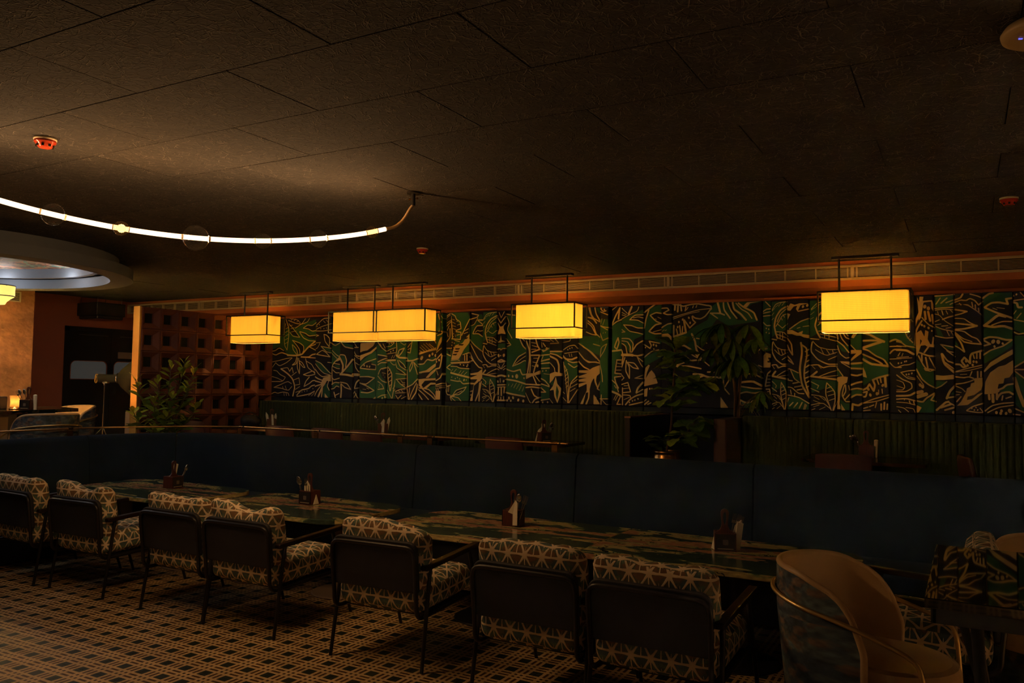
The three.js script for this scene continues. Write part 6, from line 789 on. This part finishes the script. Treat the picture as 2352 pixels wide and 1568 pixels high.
// fiddle-leaf fig in the brass pot between the two green sofas
{
  const P = V(-2.66, 0.3, -7.98), t = thing('potted_fig', 'broad-leaved fig in a shiny brass pot between the two green banquettes', 'plant', [P.x, P.y, P.z]);
  obj('pot', lathe([[0, 0], [0.10, 0], [0.115, 0.02], [0.15, 0.30], [0.165, 0.52], [0.15, 0.60], [0.14, 0.615], [0.148, 0.63], [0.15, 0.645], [0.142, 0.652], [0.132, 0.645], [0.13, 0.60], [0, 0.59]].reverse(), 48), M.brass, t);
  obj('soil', lathe([[0, 0.605], [0.131, 0.60], [0.131, 0.585]].reverse(), 24), M.void, t);
  const T = [[-2.66, 0.9, -7.98], [-2.60, 1.20, -7.96], [-2.575, 1.50, -7.93], [-2.535, 1.85, -7.88], [-2.53, 2.0, -7.86]].map((p) => V(...p).sub(P));
  const trunk = obj('trunk', tube(T, 0.012, 30, 8), std(lin(0.12, 0.075, 0.045), 0.85), t);
  const br = [[[-2.575, 1.45, -7.93], [-2.40, 1.62, -7.88], [-2.22, 1.62, -7.85]], [[-2.64, 1.0, -7.97], [-2.42, 1.15, -7.9], [-2.30, 1.30, -7.88]]].map((b) => b.map((p) => V(...p).sub(P)));
  for (const b of br) obj('branch', tube(b, 0.007, 16, 6), trunk.material, t);
  const shapes = [[0.25, 0.17], [0.22, 0.16], [0.19, 0.13]].map(([l, w]) => leafGeo(l, w, { fold: 0.22, droop: 0.28, wave: 0.10, tip: 0.8, wide: 0.58 })), mats = [leafMat(leafTex(0.51, 0.69, 0.26), 0.38), leafMat(leafTex(0.72, 0.83, 0.26), 0.36), leafMat(leafTex(0.35, 0.51, 0.23), 0.4)];
  const curve = new THREE.CatmullRomCurve3(T);
  seed = 41; const leaf = (p, d, k, m, roll) => aim(obj('leaf', shapes[k], mats[m], t), p, d, roll);
  for (let i = 0; i < 40; i++) { const u = 0.40 + 0.60 * i / 39, p = curve.getPoint(u), a = i * 2.4 + rr(-0.3, 0.3), e = u > 0.9 ? 0.9 : rr(-0.15, 0.55); leaf(p, V(Math.cos(a), e, Math.sin(a)), u > 0.88 ? 1 : i % 2, i % 3, rr(-0.4, 0.4)); }
  for (const b of br) { const c = new THREE.CatmullRomCurve3(b); for (let i = 0; i < 17; i++) { const u = 0.22 + 0.78 * i / 16, a = i * 2.4 + rr(-0.4, 0.4); leaf(c.getPoint(u), V(Math.cos(a) + 0.35, rr(-0.35, 0.45), Math.sin(a) + 0.2), (i + 1) % 3, i % 3, rr(-0.4, 0.4)); } }
  for (let i = 0; i < 9; i++) { const a = i * 0.7 + rr(-0.2, 0.2); leaf(V(rr(-0.05, 0.05), rr(0.62, 0.8), rr(-0.05, 0.05)), V(Math.cos(a), rr(0.1, 0.8), Math.sin(a)), 2, 2, rr(-0.3, 0.3)); }
}
// umbrella tree standing behind the green sofa
{
  const P = V(-2.165, 0.3, -8.86), t = thing('umbrella_tree', 'drooping umbrella tree with two bare stems rising behind the green banquette', 'plant', [P.x, P.y, P.z]);
  obj('pot', lathe([[0, 0], [0.05, 0], [0.065, 0.30], [0.066, 0.32], [0.056, 0.32], [0.055, 0.29], [0, 0.29]].reverse(), 32), M.black, t);
  const bark = std(lin(0.20, 0.115, 0.06), 0.85), stems = [[[-2.17, 0.58, -8.86], [-2.17, 1.25, -8.82], [-2.12, 1.55, -8.62], [-2.15, 2.0, -8.5], [-2.2, 2.2, -8.46]], [[-2.15, 0.58, -8.86], [-2.135, 1.25, -8.81], [-2.07, 1.6, -8.6], [-2.0, 1.95, -8.5], [-1.93, 2.15, -8.45]], [[-2.16, 0.58, -8.87], [-2.12, 1.33, -8.78], [-2.0, 1.42, -8.5], [-1.86, 1.52, -8.44]]].map((s) => s.map((p) => V(...p).sub(P)));
  stems.forEach((s, i) => obj('stem', tube(s, i < 2 ? 0.016 : 0.006, 30, 8), bark, t));
  const sh = [[0.24, 0.075], [0.20, 0.065], [0.16, 0.05]].map(([l, w]) => leafGeo(l, w, { fold: 0.2, droop: 0.55, tip: 0.8, wide: 0.62 })), mats = [leafMat(leafTex(0.40, 0.56, 0.21), 0.4), leafMat(leafTex(0.31, 0.50, 0.21), 0.42), leafMat(leafTex(0.47, 0.52, 0.19), 0.42)];
  seed = 77;
  for (const [x, y, z, k, n] of [[-2.32, 2.22, -8.42, 0, 9], [-2.20, 2.26, -8.40, 0, 9], [-2.08, 2.10, -8.34, 0, 10], [-1.93, 2.24, -8.38, 0, 9], [-1.85, 2.10, -8.40, 1, 8], [-2.30, 2.0, -8.36, 1, 9], [-2.02, 1.92, -8.30, 0, 9], [-1.92, 1.86, -8.36, 1, 8], [-2.16, 1.86, -8.38, 1, 8], [-2.27, 1.70, -8.40, 2, 7], [-1.84, 1.50, -8.40, 2, 7], [-1.80, 1.56, -8.42, 2, 6]]) {
    const c = V(x, y, z).sub(P); obj('petiole', tube([c.clone().add(V(rr(-0.05, 0.05), -0.16, -0.06)), c.clone().add(V(0, -0.05, -0.01)), c], 0.0025, 8, 5), bark, t);
    for (let i = 0; i < n; i++) { const a = 6.283 * i / n + rr(-0.25, 0.25); aim(obj('leaf', sh[k], mats[Math.floor(rnd() * 3)], t), c, V(Math.cos(a), rr(-0.75, -0.1), Math.sin(a)), rr(-0.3, 0.3)); }
  }
  for (let i = 0; i < 3; i++) obj('dry_stalk', tube([V(0.03, 0.95, 0.03), V(0.09 + 0.04 * i, 1.12, 0.06), V(0.2 + 0.05 * i, 1.02 - 0.04 * i, 0.08)], 0.0018, 12, 5), bark, t);
}
// leafy shrub before the block screen
{
  const P = V(-8.72, 0.3, -6.72), t = thing('rubber_plant', 'bushy small-leaved plant in front of the block screen and brass post', 'plant', [P.x, P.y, P.z]);
  obj('planter', slab(roundRect(-0.24, 0.24, -0.24, 0.24, 0.05), 0, 0.42, 0.01), M.black, t);
  const bark = std(lin(0.09, 0.065, 0.04), 0.85), sh = [[0.165, 0.072], [0.14, 0.062], [0.11, 0.05]].map(([l, w]) => leafGeo(l, w, { fold: 0.24, droop: 0.10, tip: 0.8, wide: 0.62 })), mats = [leafMat(leafTex(0.38, 0.49, 0.18), 0.36), leafMat(leafTex(0.51, 0.61, 0.21), 0.36), leafMat(leafTex(0.69, 0.72, 0.23), 0.36)];
  seed = 19;
  const tips = [[-0.05, 1.30, 0.36], [0.0, 1.47, -0.10], [-0.02, 1.53, -0.32], [0.06, 1.44, -0.42], [0.05, 1.28, 0.12], [0.12, 1.22, -0.28], [0.15, 1.05, 0.25], [0.10, 1.08, -0.05], [0.18, 0.98, -0.38], [0.2, 0.86, 0.1], [0.02, 0.9, 0.42], [0.2, 0.78, -0.2], [0.22, 0.7, 0.3]];
  let n = 0;
  for (const [x, y, z] of tips) {
    const s = [V(rr(-0.05, 0.05), 0.42, rr(-0.08, 0.08)), V(x * 0.35, 0.42 + (y - 0.42) * 0.4, z * 0.35), V(x * 0.75, 0.42 + (y - 0.42) * 0.75, z * 0.8), V(x, y, z)], c = new THREE.CatmullRomCurve3(s); obj('stem', tube(s, 0.0045, 16, 5), bark, t);
    for (let i = 0; i < 20; i++) { const u = 0.30 + 0.70 * i / 19, a = i * 2.4 + n; n += 0.37; aim(obj('leaf', sh[u > 0.9 ? 2 : Math.floor(rnd() * 2)], mats[u > 0.85 ? 2 : Math.floor(rnd() * 2)], t), c.getPoint(u), V(Math.cos(a), u > 0.9 ? 1.3 : rr(0.1, 1.1), Math.sin(a)), rr(-0.5, 0.5)); }
  }
  const big = leafGeo(0.42, 0.15, { fold: 0.15, droop: 0.12, wave: 0.2, tip: 0.75, wide: 0.5 }); for (const [a, e] of [[2.2, 0.25], [1.6, 0.4]]) aim(obj('leaf', big, mats[0], t), V(0, 0.66, 0.1), V(Math.cos(a) * 0.5, e, Math.abs(Math.sin(a))), 0.2);
}

scene.traverse((o) => { if (o.isMesh && o.parent && o.name.startsWith('bulb')) o.castShadow = false; });
renderer.render(scene, camera);
